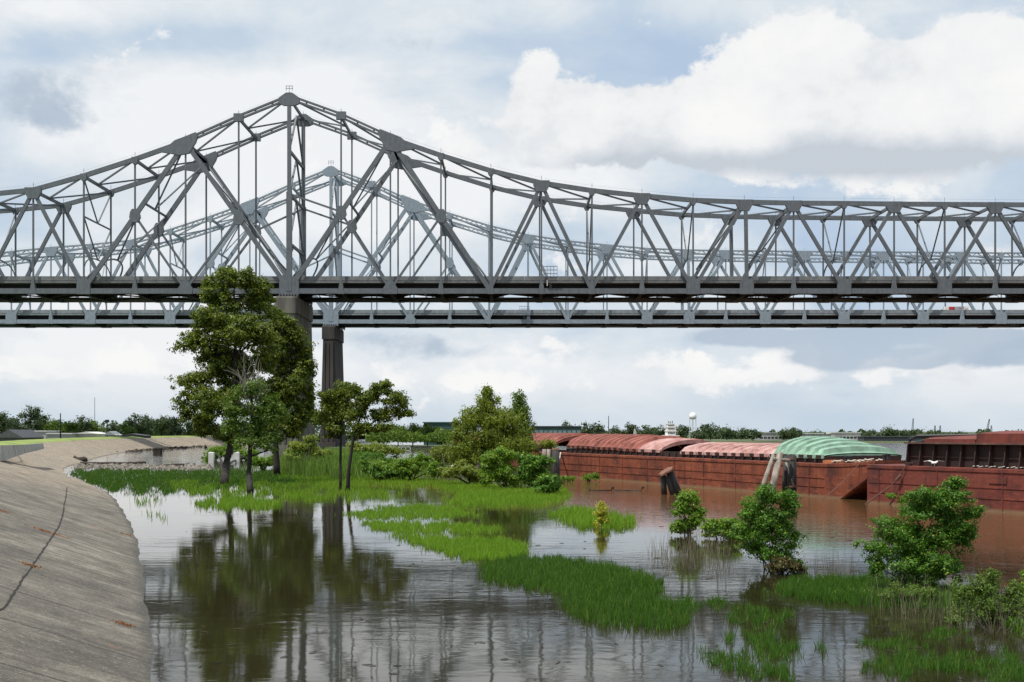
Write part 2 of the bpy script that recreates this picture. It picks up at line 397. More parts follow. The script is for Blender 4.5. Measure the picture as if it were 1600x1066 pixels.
wat = MB(); wat.add([(-3000, -400, 0), (4000, -400, 0), (4000, 9000, 0), (-3000, 9000, 0)], [(0, 1, 2, 3)])
struct(wat.build('water', river()))
bed = MB(); bed.add([(-3000, -400, -2.2), (4000, -400, -2.2), (4000, 9000, -2.2), (-3000, 9000, -2.2)], [(0, 1, 2, 3)])
struct(bed.build('river_bed', M['soil']))

# levee: swept along the waterline
W0 = [(70, -90), (28, -42), (9, -14), (-2.5, 8)] + [tuple(G(x, y)[:2]) for x, y in
      ((243, 1066), (230, 960), (222, 890), (211, 835), (190, 795), (168, 770), (122, 747))]
W0 += [(-72, 196), (-84, 240), (-95, 280), (-110, 345), (-122, 420), (-127, 490), (-120, 560), (-104, 640), (-80, 740), (-70, 900), (-100, 1100)]
def catmull(P_, step):
    out = []
    for i in range(1, len(P_)-2):
        p0, p1, p2, p3 = [np.array(P_[i+k]) for k in (-1, 0, 1, 2)]
        n = max(2, int(np.linalg.norm(p2-p1)/step))
        for k in range(n):
            u = k/n
            out.append(.5*((2*p1)+(-p0+p2)*u+(2*p0-5*p1+4*p2-p3)*u*u+(-p0+3*p1-3*p2+p3)*u**3))
    return np.array(out)
W = catmull(W0, 1.5)
for _ in range(6): W[1:-1] = (W[:-2]+2*W[1:-1]+W[2:])/4
SL = np.concatenate([[0], np.cumsum(np.linalg.norm(np.diff(W, axis=0), axis=1))])
tan = unit(np.gradient(W, axis=0)); NL = np.stack([-tan[:, 1], tan[:, 0]], 1)
for _ in range(30): NL[1:-1] = (NL[:-2]+2*NL[1:-1]+NL[2:])/4
NL = unit(NL)
HC, LC = 3.5, 9.6
s_fold = SL[np.argmin(np.abs(W[:, 1]-155))]
def wpt(s): return np.array([np.interp(s, SL, W[:, 0]), np.interp(s, SL, W[:, 1])])
def wnl(s): v = np.array([np.interp(s, SL, NL[:, 0]), np.interp(s, SL, NL[:, 1])]); return v/np.linalg.norm(v)
def skew(s):
    x = (s-s_fold)/110; return 52*max(0, 1-x*x)**1.5 if abs(x) < 1 else 0
def levee_pt(s, d, lift=0):
    t = min(max(d/LC, 0), 1.0); ss = s-skew(s)*t
    p = wpt(ss)+wnl(ss)*d
    z = d*HC/LC if d < LC else HC
    return p[0], p[1], z+lift
def levee_grid(name, ds, zf, mat, s0=None, s1=None, parent=None, step=2.0):
    ss = np.arange(s0 if s0 is not None else 4, s1 if s1 is not None else SL[-1]-4, step)
    me = bpy.data.meshes.new(name); vs = []; uv = []
    for s in ss:
        for d in ds:
            x, y, z = levee_pt(s, d); vs.append((x, y, zf(s, d, z))); uv.append((s, d))
    n = len(ds); fs = [(i*n+j, (i+1)*n+j, (i+1)*n+j+1, i*n+j+1) for i in range(len(ss)-1) for j in range(n-1)]
    fs = [f[::-1] for f in fs]
    me.from_pydata(vs, [], fs); ul = me.uv_layers.new(name='UVMap')
    li = np.zeros(len(me.loops), dtype=np.int32); me.loops.foreach_get('vertex_index', li)
    ul.data.foreach_set('uv', np.array(uv, dtype=np.float32)[li].reshape(-1)); me.update()
    return link(name, me, mat, parent)
def fold(s, d, z):
    if -2 < d < 2: z += .016*(math.sin(s*.9)+math.sin(s*.43+1)+.5*math.sin(s*2.3+d))
    x = s-s_fold; t = d/LC
    if x <= 0: return z
    return z-1.15*math.sin(math.pi*min(max(t*.9+.1, 0), 1))*math.exp(-max(0, x-2)/20) if d < LC+.5 and d > -1 else z
def levee_mat():
    m, t, b = material('weathered_levee_concrete'); uv = t.node('ShaderNodeUVMap').outputs[0]
    p = geo_pos(t); sp = t.node('ShaderNodeSeparateXYZ'); t.put(sp.inputs[0], uv)
    streak = t.noise(t.scalev(uv, (2.6, .30, 1)), 1.0, 9, .72, .1)
    streak2 = t.noise(t.scalev(uv, (.9, .05, 1)), 1.0, 5, .6)
    blot = t.noise(p, .45, 6, .65); grit = t.noise(p, 22, 4, .7); grit2 = t.noise(p, 5, 5, .7)
    v = t.math('ADD', t.math('MULTIPLY', streak, .42), t.math('ADD', t.math('MULTIPLY', blot, .40), t.math('MULTIPLY', streak2, .22)))
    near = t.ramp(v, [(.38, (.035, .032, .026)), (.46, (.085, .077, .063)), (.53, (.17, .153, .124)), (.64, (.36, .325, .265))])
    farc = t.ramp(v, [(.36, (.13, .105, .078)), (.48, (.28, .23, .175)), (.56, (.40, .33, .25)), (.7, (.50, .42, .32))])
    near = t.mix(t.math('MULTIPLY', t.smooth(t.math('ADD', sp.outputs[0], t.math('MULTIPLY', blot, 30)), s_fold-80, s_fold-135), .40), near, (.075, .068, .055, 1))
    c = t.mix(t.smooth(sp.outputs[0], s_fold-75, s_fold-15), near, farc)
    c = t.mix(t.math('MULTIPLY', t.smooth(t.noise(p, 1.6, 6, .7), .5, .62), .5), c, (.06, .055, .045, 1))
    c = t.mix(t.math('MULTIPLY', t.smooth(grit, .46, .60), .7), c, (.07, .065, .055, 1))
    c = t.mix(t.math('MULTIPLY', t.smooth(grit2, .58, .75), .35), c, (.42, .39, .33, 1))
    # construction joints running down the slope every 7.6 m
    fr = t.math('ABSOLUTE', t.math('SUBTRACT', t.math('FRACT', t.math('DIVIDE', t.math('ADD', sp.outputs[0], t.math('MULTIPLY', blot, .12)), 5.2)), .5))
    c = t.mix(t.math('MULTIPLY', t.smooth(fr, .480, .488), .9), c, (.045, .04, .033, 1))
    # wet band at the water
    c = t.mix(t.math('MULTIPLY', t.smooth(t.math('ADD', sp.outputs[1], t.math('MULTIPLY', blot, .5)), .75, .3), .75), c, (.05, .047, .04, 1))
    pit = t.noise(p, 9, 6, .75)
    c = t.mix(t.math('MULTIPLY', t.smooth(pit, .54, .62), .5), c, (.055, .05, .042, 1))
    c = t.mix(t.math('MULTIPLY', t.smooth(pit, .44, .37), .35), c, (.46, .42, .35, 1))
    # rust stains
    rs = t.noise(t.scalev(uv, (.4, .5, 1)), .55, 3, .5)
    c = t.mix(t.math('MULTIPLY', t.smooth(rs, .70, .76), t.smooth(grit2, .45, .55)), c, (.33, .10, .025, 1))
    t.put(b.inputs['Base Color'], c); b.inputs['Roughness'].default_value = .9
    t.put(b.inputs['Normal'], t.bump(t.math('ADD', t.math('MULTIPLY', streak, .6), t.math('MULTIPLY', grit, .7)), .8, .06))
    return m
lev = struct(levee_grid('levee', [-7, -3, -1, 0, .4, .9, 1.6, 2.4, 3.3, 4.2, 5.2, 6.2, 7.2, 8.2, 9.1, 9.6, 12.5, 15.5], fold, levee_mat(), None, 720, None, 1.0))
def behind(s, d, z): return {15.4: HC+.05, 16.5: HC+.25, 21: HC+.1, 34: 1.0}.get(d, 1.0)
struct(levee_grid('levee_grass', [15.4, 16.5, 21, 34], behind, M['turf']))
struct(levee_grid('levee_grass', [10.4, 12, 15, 19], lambda s, d, z: {10.4: HC+.03, 12: HC+.30, 15: HC+.62}.get(d, HC+.2), M['turf'], s_fold+62))
def strip_band(name, pts, wid, mat, lift=.012, jag=.0):
    """thin strip lying on the levee slope along (s,d) points"""
    mb = MB(); rings = []; fine = []
    for i in range(len(pts)-1):
        n = max(2, int(math.hypot(pts[i+1][0]-pts[i][0], pts[i+1][1]-pts[i][1])/.35))
        for k in range(n):
            u = k/n; fine.append((pts[i][0]+(pts[i+1][0]-pts[i][0])*u, pts[i][1]+(pts[i+1][1]-pts[i][1])*u))
    for s, d in fine:
        j = random.uniform(-jag, jag); ww = wid*random.uniform(.5, 1.5)
        rings.append([levee_pt(s, d+j-ww, lift), levee_pt(s, d+j, lift+.012), levee_pt(s, d+j+ww, lift)])
    return mb.loft(rings, False, False).build(name, mat, lev)
def sd_of(px, py):
    """(s,d) on the near slope under a pixel, by search along the ray"""
    best = None
    for s in np.arange(30, s_fold, 1.0):
        for d in np.arange(0, LC, .25):
            x, y, z = levee_pt(s, d)
            if y < 5: continue
            e = (CX+F*x/y-px)**2+(HY+F*(ZC-z)/y-py)**2
            if best is None or e < best[0]: best = (e, s, d)
    return best[1], best[2]
joint = [sd_of(*q) for q in ((2, 946), (38, 895), (72, 860), (95, 825), (103, 790), (107, 762))]
strip_band('joint_crack', [(joint[0][0]-14, joint[0][1]+.7)]+joint, .03, simple('crack_soil', (.02, .018, .015), .95), .012, .02)  # thin dark strip along the crack

strip_band('fold_shade_strip', [(s_fold, .2), (s_fold, 9.3)], .16, simple('painted_fold_shadow', (.035, .03, .025), .95), .02, .0)  # dark strip painting the shadow line along the slab fold
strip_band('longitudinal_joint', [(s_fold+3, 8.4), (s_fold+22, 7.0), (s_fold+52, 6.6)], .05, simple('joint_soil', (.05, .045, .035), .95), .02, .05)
M['orange_weed'] = leaf_material('dried_orange_weed', (.20, .07, .03), (.33, .14, .05), (.3, .2, .08), .2)
for (px, py, n_, sx, lab) in ((76, 832, 90, 9, 'dried orange weed growing in the cracked joint of the concrete slope'), (205, 838, 60, 14, 'thin orange weed line near the water on the upper concrete slope'), (198, 974, 40, 4, 'small red weed tuft low on the concrete slope by the water'), (2, 800, 60, 6, 'reddish weed at the left edge of the concrete slope'), (46, 882, 40, 5, 'faint orange weed beside the crack, below the larger one')):
    s_, d_ = sd_of(px, py); C_ = []
    for _ in range(n_*3):
        x_, y_, z_ = levee_pt(s_+random.gauss(0, .18), min(max(d_+random.gauss(0, .04*sx), .3), 9)); C_.append((x_, y_, z_))
    tag(quads('weed', leaf_quads(np.array(C_)+np.array([0, 0, .05]), .035, .3), M['orange_weed']), lab, 'weed', kind='stuff')
# land: left bank behind the levee and the far bank, one large sheet each
lb = MB(); lb.add([(-3000, -300, .9), (-40, -300, .9), (-62, 60, .9), (-112, 200, .9), (-150, 420, .9), (-150, 560, .9), (-115, 700, .9), (-110, 1100, .9), (300, 2500, .9), (300, 9000, .9), (-3000, 9000, .9)], [tuple(range(11))])
struct(lb.build('ground', M['far_ground']))
fb = MB(); rr = [(-110, 1010), (-40, 900), (60, 700), (160, 655), (300, 640), (500, 650), (900, 640), (4000, 640), (4000, 9000), (-110, 9000)]
fb.add([(x, y, .7) for x, y in rr]+[(x, y-2.5, -.5) for x, y in rr], [tuple(range(10))]+[(i, i+10, i+11, i+1) for i in range(9)])
struct(fb.build('far_bank', M['far_ground']))

# ------------------------------------------------------------ the two bridges
KB = 400/F
def bx(px): return (px-800)*KB
def bz(py): return 6+(674-py)*KB
TOP = [(-265, 330), (-186, 319), (-107, 311), (-28, 305), (52, 297), (131, 275), (211, 249), (290, 221), (373, 184), (452, 152), (533, 181), (610, 216), (689, 243),
       (767, 267), (846, 286), (925, 298), (1003, 306), (1083, 313), (1163, 316), (1240, 317.5), (1319, 318), (1397, 319), (1476, 319.5), (1555, 320), (1634, 320.5), (1712, 321), (1790, 322), (1869, 322)]
BOT = {-265: -265, -107: -107, 1163: 1167}
def bridge(name, dy, dx, width, label, ms, mc, lattice, group, capmat):
    Y0, Y1 = 400+dy, 400+dy+width
    t = thing(name, (bx(452)+dx, Y0+width/2, 0), label, 'bridge', group)
    X = lambda p: bx(p)+dx
    ys = (Y0, Y1); zb = bz(455); T = {p: bz(q) for p, q in TOP}; keys = [p for p, q in TOP]
    MAINS = [(-107, -186, -28), (52, -28, 131), (846, 765, 924), (1003, 924, 1083), (1163, 1083, None), (1240, 1167, 1319), (1397, 1319, 1476), (1555, 1476, 1634), (1712, 1634, 1790)]
    SUB = [(290, 131, 211), (290, 452, 373), (610, 452, 533), (610, 765, 689)]
    for Y in ys:
        D = .9
        # chords
        tc_ = MB(); eb = MB()
        for i in range(len(keys)-1):
            if keys[i] == 290: tc_.build('top_chord', ms, t); tc_ = MB()
            a, b = (X(keys[i]), Y, T[keys[i]]), (X(keys[i+1]), Y, T[keys[i+1]])
            if 290 <= keys[i] < 610:
                eb.beam(Vector(a)+Vector((0, 0, .62)), Vector(b)+Vector((0, 0, .62)), .62, D)
                eb.beam(Vector(a)-Vector((0, 0, .55)), Vector(b)-Vector((0, 0, .55)), .62, D)
                n = 3
                for k in range(1, n):   # clips between the two bars
                    q = Vector(a).lerp(Vector(b), k/n); eb.box(q.x-.25, q.x+.25, Y-.3, Y+.3, q.z-.5, q.z+.5)
            elif lattice:
                for zo in (.75, -.75): tc_.beam(Vector(a)+Vector((0, 0, zo)), Vector(b)+Vector((0, 0, zo)), .6, D)
                n = 8
                for k in range(n):
                    q0, q1 = Vector(a).lerp(Vector(b), k/n), Vector(a).lerp(Vector(b), (k+1)/n); sg = .7 if k % 2 else -.7
                    tc_.beam(q0+Vector((0, 0, sg)), q1-Vector((0, 0, sg)), .2, .5)
            else: tc_.beam(a, b, 1.5, D)
        tc_.build('top_chord', ms, t); eb.build('eyebar_chord', ms, t)
        bc = MB(); bc.box(X(-265), X(1869), Y-D/2, Y+D/2, zb-.85, zb+.85); bc.build('bottom_chord', ms, t)
        # posts
        for p in keys[1:-1]:
            wd = {452: 1.2, 1163: 1.15}.get(p, .52); xb = X(BOT.get(p, p)); xt = X(p) if p != 1163 else X(1165)
            mb = MB(); mb.beam((xt, Y, T[p]-.3), (xb, Y, zb+.3), wd, wd*.9)
            if p == 452: mb.beam((xt, Y, bz(300)), (xb, Y, zb), 1.75, 1.4)
            mb.build('vertical_post', ms, t)
        # diagonals
        for (p, l, r) in MAINS:
            for q in (l, r):
                if q is None: continue
                mb = MB(); mb.beam((X(p), Y, T[p]-.4), (X(q), Y, zb+.4), 1.15, D*.9); mb.build('diagonal_beam', ms, t)
        for (p, q, m_) in SUB:
            mb = MB(); mb.beam((X(p), Y, T[p]-.5), (X(q), Y, zb+.5), 1.5, D*.95); mb.build('diagonal_beam', ms, t)
            f = (X(m_)-X(p))/(X(q)-X(p)); zm = (T[p]-.5)+(zb+.5-T[p]+.5)*f
            foot = {131: 290, 452: 290 if p == 290 else 610, 765: 610}[q]
            mb = MB(); mb.beam((X(m_), Y, zm), (X(foot), Y, zb+.4), .72, D*.7); mb.build('sub_diagonal', ms, t)
            g = MB(); g.plate([(X(m_)+a_, zm+b_) for a_, b_ in ((-1.0, -2.2), (1.0, -2.2), (1.8, -.6), (1.5, 1.2), (.9, 2.2), (-.9, 2.2), (-1.5, 1.2), (-1.8, -.6))], Y-D*.62, Y+D*.62); g.build('gusset_plate', ms, t)
            if q == 452 and (Y > Y0 or p == 610):
                mb = MB(); mb.beam((X(m_), Y, zm+.3), (X(452), Y, bz(303)), .6, D*.6); mb.build('tower_strut', ms, t)
        # gussets
        for p in keys:
            z = T[p]
            if p == 452: poly = [(-3.5, -2.1), (-1.8, -2.8), (1.8, -2.8), (3.5, -2.1), (3.4, -.3), (1.0, 1.4), (-1.0, 1.4), (-3.4, -.3)]
            elif p in (290, 610):
                sg = 1 if p == 290 else -1
                poly = [(-8.0*sg, -3.6), (-5.2*sg, -4.0), (-2.2*sg, -4.6), (1.2*sg, -4.0), (3.4*sg, -.4), (4.2*sg, 1.9), (3.4*sg, 2.9), (-3.5*sg, .2)]
                if sg < 0: poly = poly[::-1]
            elif p in (373, 533): poly = [(-1.6, -1.3), (1.6, -1.3), (1.6, 1.3), (-1.6, 1.3)]
            elif p in [m[0] for m in MAINS]: poly = [(-2.7, .78), (-2.7, -.8), (-1.6, -2.9), (1.6, -2.9), (2.7, -.8), (2.7, .78)]
            else: poly = [(-1.0, .7), (-1.0, -.9), (-.5, -1.7), (.5, -1.7), (1.0, -.9), (1.0, .7)]
            g = MB(); g.plate([(X(p)+a_, z+b_) for a_, b_ in poly], Y-D*.64, Y+D*.64); g.build('gusset_plate', ms, t)
        bm = [-186, -28, 131, 765, 924, 1083, 1167, 1319, 1476, 1634, 1790]
        for p in keys:
            if p in (-265, 1869): continue
            q = BOT.get(p, p)
            if q in bm or p == 1163: poly = [(-2.2, -1.0), (2.2, -1.0), (2.2, 2.7), (1.2, 4.0), (-1.2, 4.0), (-2.2, 2.7)]
            elif p == 452: poly = [(-3.2, -1.3), (3.2, -1.3), (3.2, 3.2), (1.6, 4.9), (-1.6, 4.9), (-3.2, 3.2)]
            elif p in (290, 610): poly = [(-2.3, -.95), (2.3, -.95), (2.3, 1.0), (.8, 3.4), (-.8, 3.4), (-2.3, 1.0)]
            else: poly = [(-1.1, -.95), (1.1, -.95), (.7, 1.6), (.35, 3.6), (-.35, 3.6), (-.7, 1.6)]
            g = MB(); g.plate([(X(q)+a_, zb+b_) for a_, b_ in poly], Y-D*.66, Y+D*.66); g.build('gusset_plate', ms, t)
        # railing and pins on the chord
        hr = MB()
        for i in range(len(keys)-1):
            a, b = Vector((X(keys[i]), Y, T[keys[i]]+.9)), Vector((X(keys[i+1]), Y, T[keys[i+1]]+.9))
            hr.tube([a+Vector((0, 0, .8)), b+Vector((0, 0, .8))], .02, 3); hr.tube([a, a+Vector((0, 0, 1.5))], .07, 4)
        hr.build('maintenance_rail', ms, t)
    ym = (Y0+Y1)/2
    # top laterals: a strut at every panel point and K bracing towards the tower
    for i, p in enumerate(keys[1:-1], 1):
        z = T[p]; mb = MB(); mb.beam((X(p), Y0, z-.2), (X(p), Y1, z-.2), .6, 1.0, (0, 0, 1)); mb.build('lateral_strut', ms, t)
        q = keys[i+1] if p < 452 else keys[i-1]
        mb = MB()
        for Y in ys:
            if p != 452: mb.beam((X(p), ym, z-.2), (X(q), Y, T[q]-.2), .45, .5, (0, 0, 1))
        if p != 452: mb.build('lateral_brace', ms, t)
    # sway frames in the vertical planes
    def arch(mb, P0, P1, P2, P3, n=8, wd=.5):
        """curved knee from low on one side up to the strut"""
        pts = []
        for k in range(n+1):
            u = k/n; pts.append(P0*(1-u)**2+P1*2*u*(1-u)+P2*u*u)
        mb.tube(pts, wd/2, 4)
    for p in (-186, -28, 131, 925, 1083, 1319, 1476, 1634, 1790, 767):
        z0, z1 = bz(398), T[p]-.8; x = X(p); mb = MB(); H_ = z1-z0
        nseg = 1 if H_ < 24 else 2 if H_ < 40 else 3
        if p == 767: continue
        for k in range(nseg):
            a, b = z1-H_*k/nseg, z1-H_*(k+1)/nseg
            for Y in ys: mb.beam((x, Y, a), (x, ym, b), .35, .4, (1, 0, 0))
            if k < nseg-1: mb.beam((x, Y0, b), (x, Y1, b), .45, .45, (1, 0, 0))
        for Y in ys: arch(mb, Vector((x, Y, bz(425))), Vector((x, Y, z0)), Vector((x, ym, z0+.2)), None)
        mb.build('sway_frame', ms, t)
    # tower frame
    mb = MB(); zz = [bz(440), bz(380), bz(303), bz(235), bz(165)]; x = X(452)
    for k in range(1, 4):
        mb.beam((x, Y0, zz[k]), (x, Y1, zz[k]), .8, .8, (1, 0, 0)); mb.beam((x, Y0, zz[k]), (x, ym, zz[k+1]), .6, .6, (1, 0, 0)); mb.beam((x, Y1, zz[k]), (x, ym, zz[k+1]), .6, .6, (1, 0, 0))
    arch(mb, Vector((x, Y0, bz(425))), Vector((x, Y0, zz[1])), Vector((x, ym, zz[1])), None, wd=.8)
    arch(mb, Vector((x, Y1, bz(425))), Vector((x, Y1, zz[1])), Vector((x, ym, zz[1])), None, wd=.8)
    mb.build('tower_frame', ms, t)
    # portal frames lying in the planes of sloping members
    for (pt, pb) in ((1163, 1083), (1240, 1167), (610, 452), (290, 452), (290, 131), (610, 765)):
        a, b = Vector((X(pt), 0, T[pt]-1)), Vector((X(pb), 0, zb+3)); mb = MB()
        lo, hi = a.lerp(b, .62 if pt > 1000 else .80), a.lerp(b, .5 if pt > 1000 else .0)
        segs = [(0, .5)] if pt > 1000 else [(0, .42), (.42, .80)]
        for u0, u1 in segs:
            for Y in ys:
                q0, q1 = a.lerp(b, u0), a.lerp(b, u1)
                mb.beam((q0.x, Y, q0.z), (q1.x, ym, q1.z), .4, .5)
            q = a.lerp(b, u0)
            mb.beam((q.x, Y0, q.z), (q.x, Y1, q.z), .6, .6, (0, 0, 1))
        q = a.lerp(b, segs[-1][1]); e = a.lerp(b, min(1, segs[-1][1]+.2))
        for Y in ys: arch(mb, Vector((e.x, Y, e.z)), Vector((q.x, Y, q.z)), Vector((q.x, ym, q.z)), None, wd=.6)
        mb.build('portal_frame', ms, t)
    # deck
    x0, x1 = X(-265), X(1869)
    dk = MB(); dk.box(x0, x1, Y0+1.9, Y1-1.9, bz(441.8), bz(439.9))
    k = dk.build('deck', mc, t)
    for Y in (Y0+1.45, Y1-1.45):
        n = len(keys)-1
        pr = MB()
        for i in range(n):
            for j in range(3):
                a = X(keys[i])+(X(keys[i+1])-X(keys[i]))*j/3; b = X(keys[i])+(X(keys[i+1])-X(keys[i]))*(j+1)/3
                pr.box(a+.03, b-.03, Y-.25, Y+.25, bz(437.6), bz(431.0))
        pr.box(x0, x1, Y-.15, Y+.45, bz(440.6), bz(437.6)); pr.box(x0, x1, Y-.34, Y-.14, bz(441.4), bz(439.2))
        pr.build('parapet', mc, k)
    st = MB()
    for j in range(6):
        Y = Y0+4.2+(width-8.4)*j/5; st.box(x0, x1, Y-.18, Y+.18, bz(448.5), bz(441.85))
    for j, Y in enumerate((Y0+width*.28, Y0+width*.5, Y1-width*.25)):
        for i in range(len(keys)-1):
            a, b = X(BOT.get(keys[i], keys[i])), X(BOT.get(keys[i+1], keys[i+1])); prof = []
            for q in range(13):
                f = q/12; prof.append((a+(b-a)*f, bz(458.5)+(bz(449.5 if i % 2 else 453)-bz(458.5))*math.sin(math.pi*f)**.8))
            st.plate([(x_, bz(446)) for x_ in (a, b)]+prof[::-1], Y-.12-.01*j, Y+.12)
    st.build('stringers', M['deck_underside_shade'], k)
    for p in keys:
        x = X(BOT.get(p, p)); fl = MB()
        poly = [(Y0+.4, zb-.8), (Y0+width*.22, zb-1.0), (Y1-width*.22, zb-1.0), (Y1-.4, zb-.8), (Y1-.4, bz(448.6)), (Y0+.4, bz(448.6))]
        fl.loft([[(x-.3, a_, b_) for a_, b_ in poly], [(x+.3, a_, b_) for a_, b_ in poly]])
        fl.box(x-.55, x+.55, Y0+width*.22, Y1-width*.22, zb-1.1, zb-1.0)
        fl.build('floor_beam', M['deck_underside_shade'], t)
    lt = MB()
    for i in range(len(keys)-1):
        a, b = X(BOT.get(keys[i], keys[i])), X(BOT.get(keys[i+1], keys[i+1])); z = zb-.35
        if i % 2: lt.beam((a, Y0, z), (b, ym, z-.2), .4, .4, (0, 0, 1)); lt.beam((a, Y1, z), (b, ym, z-.2), .4, .4, (0, 0, 1))
        else: lt.beam((b, Y0, z), (a, ym, z-.2), .4, .4, (0, 0, 1)); lt.beam((b, Y1, z), (a, ym, z-.2), .4, .4, (0, 0, 1))
    lt.build('bottom_laterals', M['deck_underside_shade'], t)
    # maintenance cage at the panel post
    cg = MB(); cx = X(860 if dy < 1 else 838); zt = bz(417 if dy < 1 else 425)
    Yc = Y0-1.0; zl = bz(434 if dy < 1 else 442)
    for k2 in range(5):
        for yy in (Yc-.5, Yc+.5): cg.beam((cx-2.2+1.1*k2, yy, zl), (cx-2.2+1.1*k2, yy, zt), .1, .1)
    for k2 in range(4):
        zz_ = zl+(zt-zl)*k2/3
        for yy in (Yc-.5, Yc+.5): cg.beam((cx-2.2, yy, zz_), (cx+2.2, yy, zz_), .1, .1)
    cg.box(cx-2.3, cx+2.3, Yc-.6, Yc+.6, zl-.12, zl)
    for k2 in range(2): cg.beam((cx+.4*k2-.2, Yc, zb+.8), (cx+.4*k2-.2, Yc, zl), .08, .08)
    cg.build('inspection_cage', ms, t)
    if dy < 1:
        s = MB(); s.box(X(854), X(855.8), Y0-.9, Y0-.7, bz(447), bz(438)); s.build('marker_board', M['white'], t)
    # masthead fittings
    mh = MB(); z = T[452]+2.1
    for a_ in (-1, 0, 1): mh.beam((X(452)+a_, Y0, z), (X(452)+a_, Y0, z+1.6), .13, .13)
    mh.beam((X(452)-1.2, Y0, z+1.6), (X(452)+1.2, Y0, z+1.6), .13, .13); mh.beam((X(452)-1.2, Y0, z+.8), (X(452)+1.2, Y0, z+.8), .13, .13)
    mh.build('beacon_rail', ms, t)
    # pier
    pw = 3.6 if dy < 1 else 2.9; pm = capmat; zt = zb-1.9
    for j, Y in enumerate(ys):
        sh = MB()
        for k2 in range(7): sh.box(X(452)-3.1+.95*k2, X(452)-2.75+.95*k2, Y-1.5, Y+1.5, zb-1.9, zb-1.0)
        sh.build('bearing_shoe', ms, t)
    xm = X(452)-.6
    ya, yb = Y0-2.6, Y1+2.6; pr = MB()
    def ring(wx, ey, z, ch=.5):
        a, b = ya-ey, yb+ey
        return [(xm-wx+ch, a, z), (xm+wx-ch, a, z), (xm+wx, a+ch, z), (xm+wx, b-ch, z), (xm+wx-ch, b, z), (xm-wx+ch, b, z), (xm-wx, b-ch, z), (xm-wx, a+ch, z)]
    cap = MB(); cap.loft([ring(pw, .2, zt-5.6), ring(pw, .2, zt-.6), ring(pw-.3, 0, zt)]); cap.build('pier_cap', pm, t)
    pr.loft([ring(pw*1.32, 2.8, -3), ring(pw*1.28, 2.3, 1.5), ring(pw*1.18, 1.6, 1.52), ring(pw-.45, -.1, zt-5.6)])
    for sgn in (-1.6, 0, 1.6):     # shallow vertical ribs on the front face
        z0, z1 = 2.0, zt-7; f0, f1 = 1.6, 0.0
        pr.beam((xm+sgn*1.2, ya-f0-.05, z0), (xm+sgn, ya-f1-.05, z1), .5, .5)
    pr.build('pier', pm, t)
    return t
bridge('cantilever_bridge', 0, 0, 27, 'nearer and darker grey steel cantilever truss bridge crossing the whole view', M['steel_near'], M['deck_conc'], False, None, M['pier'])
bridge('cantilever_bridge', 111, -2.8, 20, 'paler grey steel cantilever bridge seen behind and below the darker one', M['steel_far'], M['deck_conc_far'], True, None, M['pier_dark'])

# traffic on the far bridge
def truck(px, label):
    Y = 516; x = (px-800)*Y/F; z = 6+(674-491)*Y/F-0.9
    t = thing('lorry', (x, Y, z), label, 'lorry'); o = Vector((x, Y, z))
    b = MB(); b.box(x-3.8, x+6.2, Y-1.3, Y+1.3, z+1.0, z+4.0); tr = b.build('trailer', M['white'], t)
    b = MB(); b.box(x-2.2, x+.2, Y-1.36, Y-1.3, z+1.2, z+3.9); b.box(x+2.0, x+4.2, Y-1.35, Y-1.3, z+3.1, z+3.35); b.box(x+3, x+4.4, Y-1.35, Y-1.3, z+1.9, z+2.1); b.box(x+4.6, x+5.8, Y-1.35, Y-1.3, z+2.9, z+3.1); b.build('red_livery_panel', M['red_paint'], tr)
    b = MB(); b.loft([[(x-6.4, Y+s*1.15, z+.8), (x-6.4, Y+s*1.15, z+1.9), (x-5.6, Y+s*1.15, z+2.9), (x-4.1, Y+s*1.15, z+3.2), (x-4.1, Y+s*1.15, z+.8)] for s in (-1, 1)]); c = b.build('cab', M['white'], t)
    b = MB(); b.box(x-5.6, x-4.6, Y-1.2, Y-1.16, z+1.9, z+2.7); b.build('cab_window', M['glass'], c)
    for xx in (x-5.4, x-3.2, x+3.6, x+5):
        for s in (-1, 1):
            b = MB(); b.tube([(xx, Y+s*1.0, z+.5), (xx, Y+s*1.3, z+.5)], .5, 12); b.build('wheel', M['black'], t)
truck(1489, 'white box lorry with a red panel driving on the paler bridge deck')
def car(px, label, Y=516):
    x = (px-800)*Y/F; z = 6+(674-491)*Y/F-.6; t = thing('car', (x, Y, z), label, 'car', 'dark cars on the paler bridge')
    prof = [(-2.2, .4), (-2.2, .95), (-1.4, 1.1), (-.8, 1.55), (.9, 1.55), (1.6, 1.1), (2.2, 1.0), (2.2, .4)]
    b = MB(); b.loft([[(x+a, Y+s*.85, z+c) for a, c in prof] for s in (-1, 1)]); b.build('body', M['black'], t)
    for xx in (x-1.35, x+1.35):
        for s in (-1, 1):
            b = MB(); b.tube([(xx, Y+s*.7, z+.35), (xx, Y+s*.9, z+.35)], .35, 10); b.build('wheel', M['black'], t)
car(1381, 'dark car on the paler bridge deck, well left of the white lorry')
car(1588, 'dark car on the paler bridge deck at the right edge of the picture')

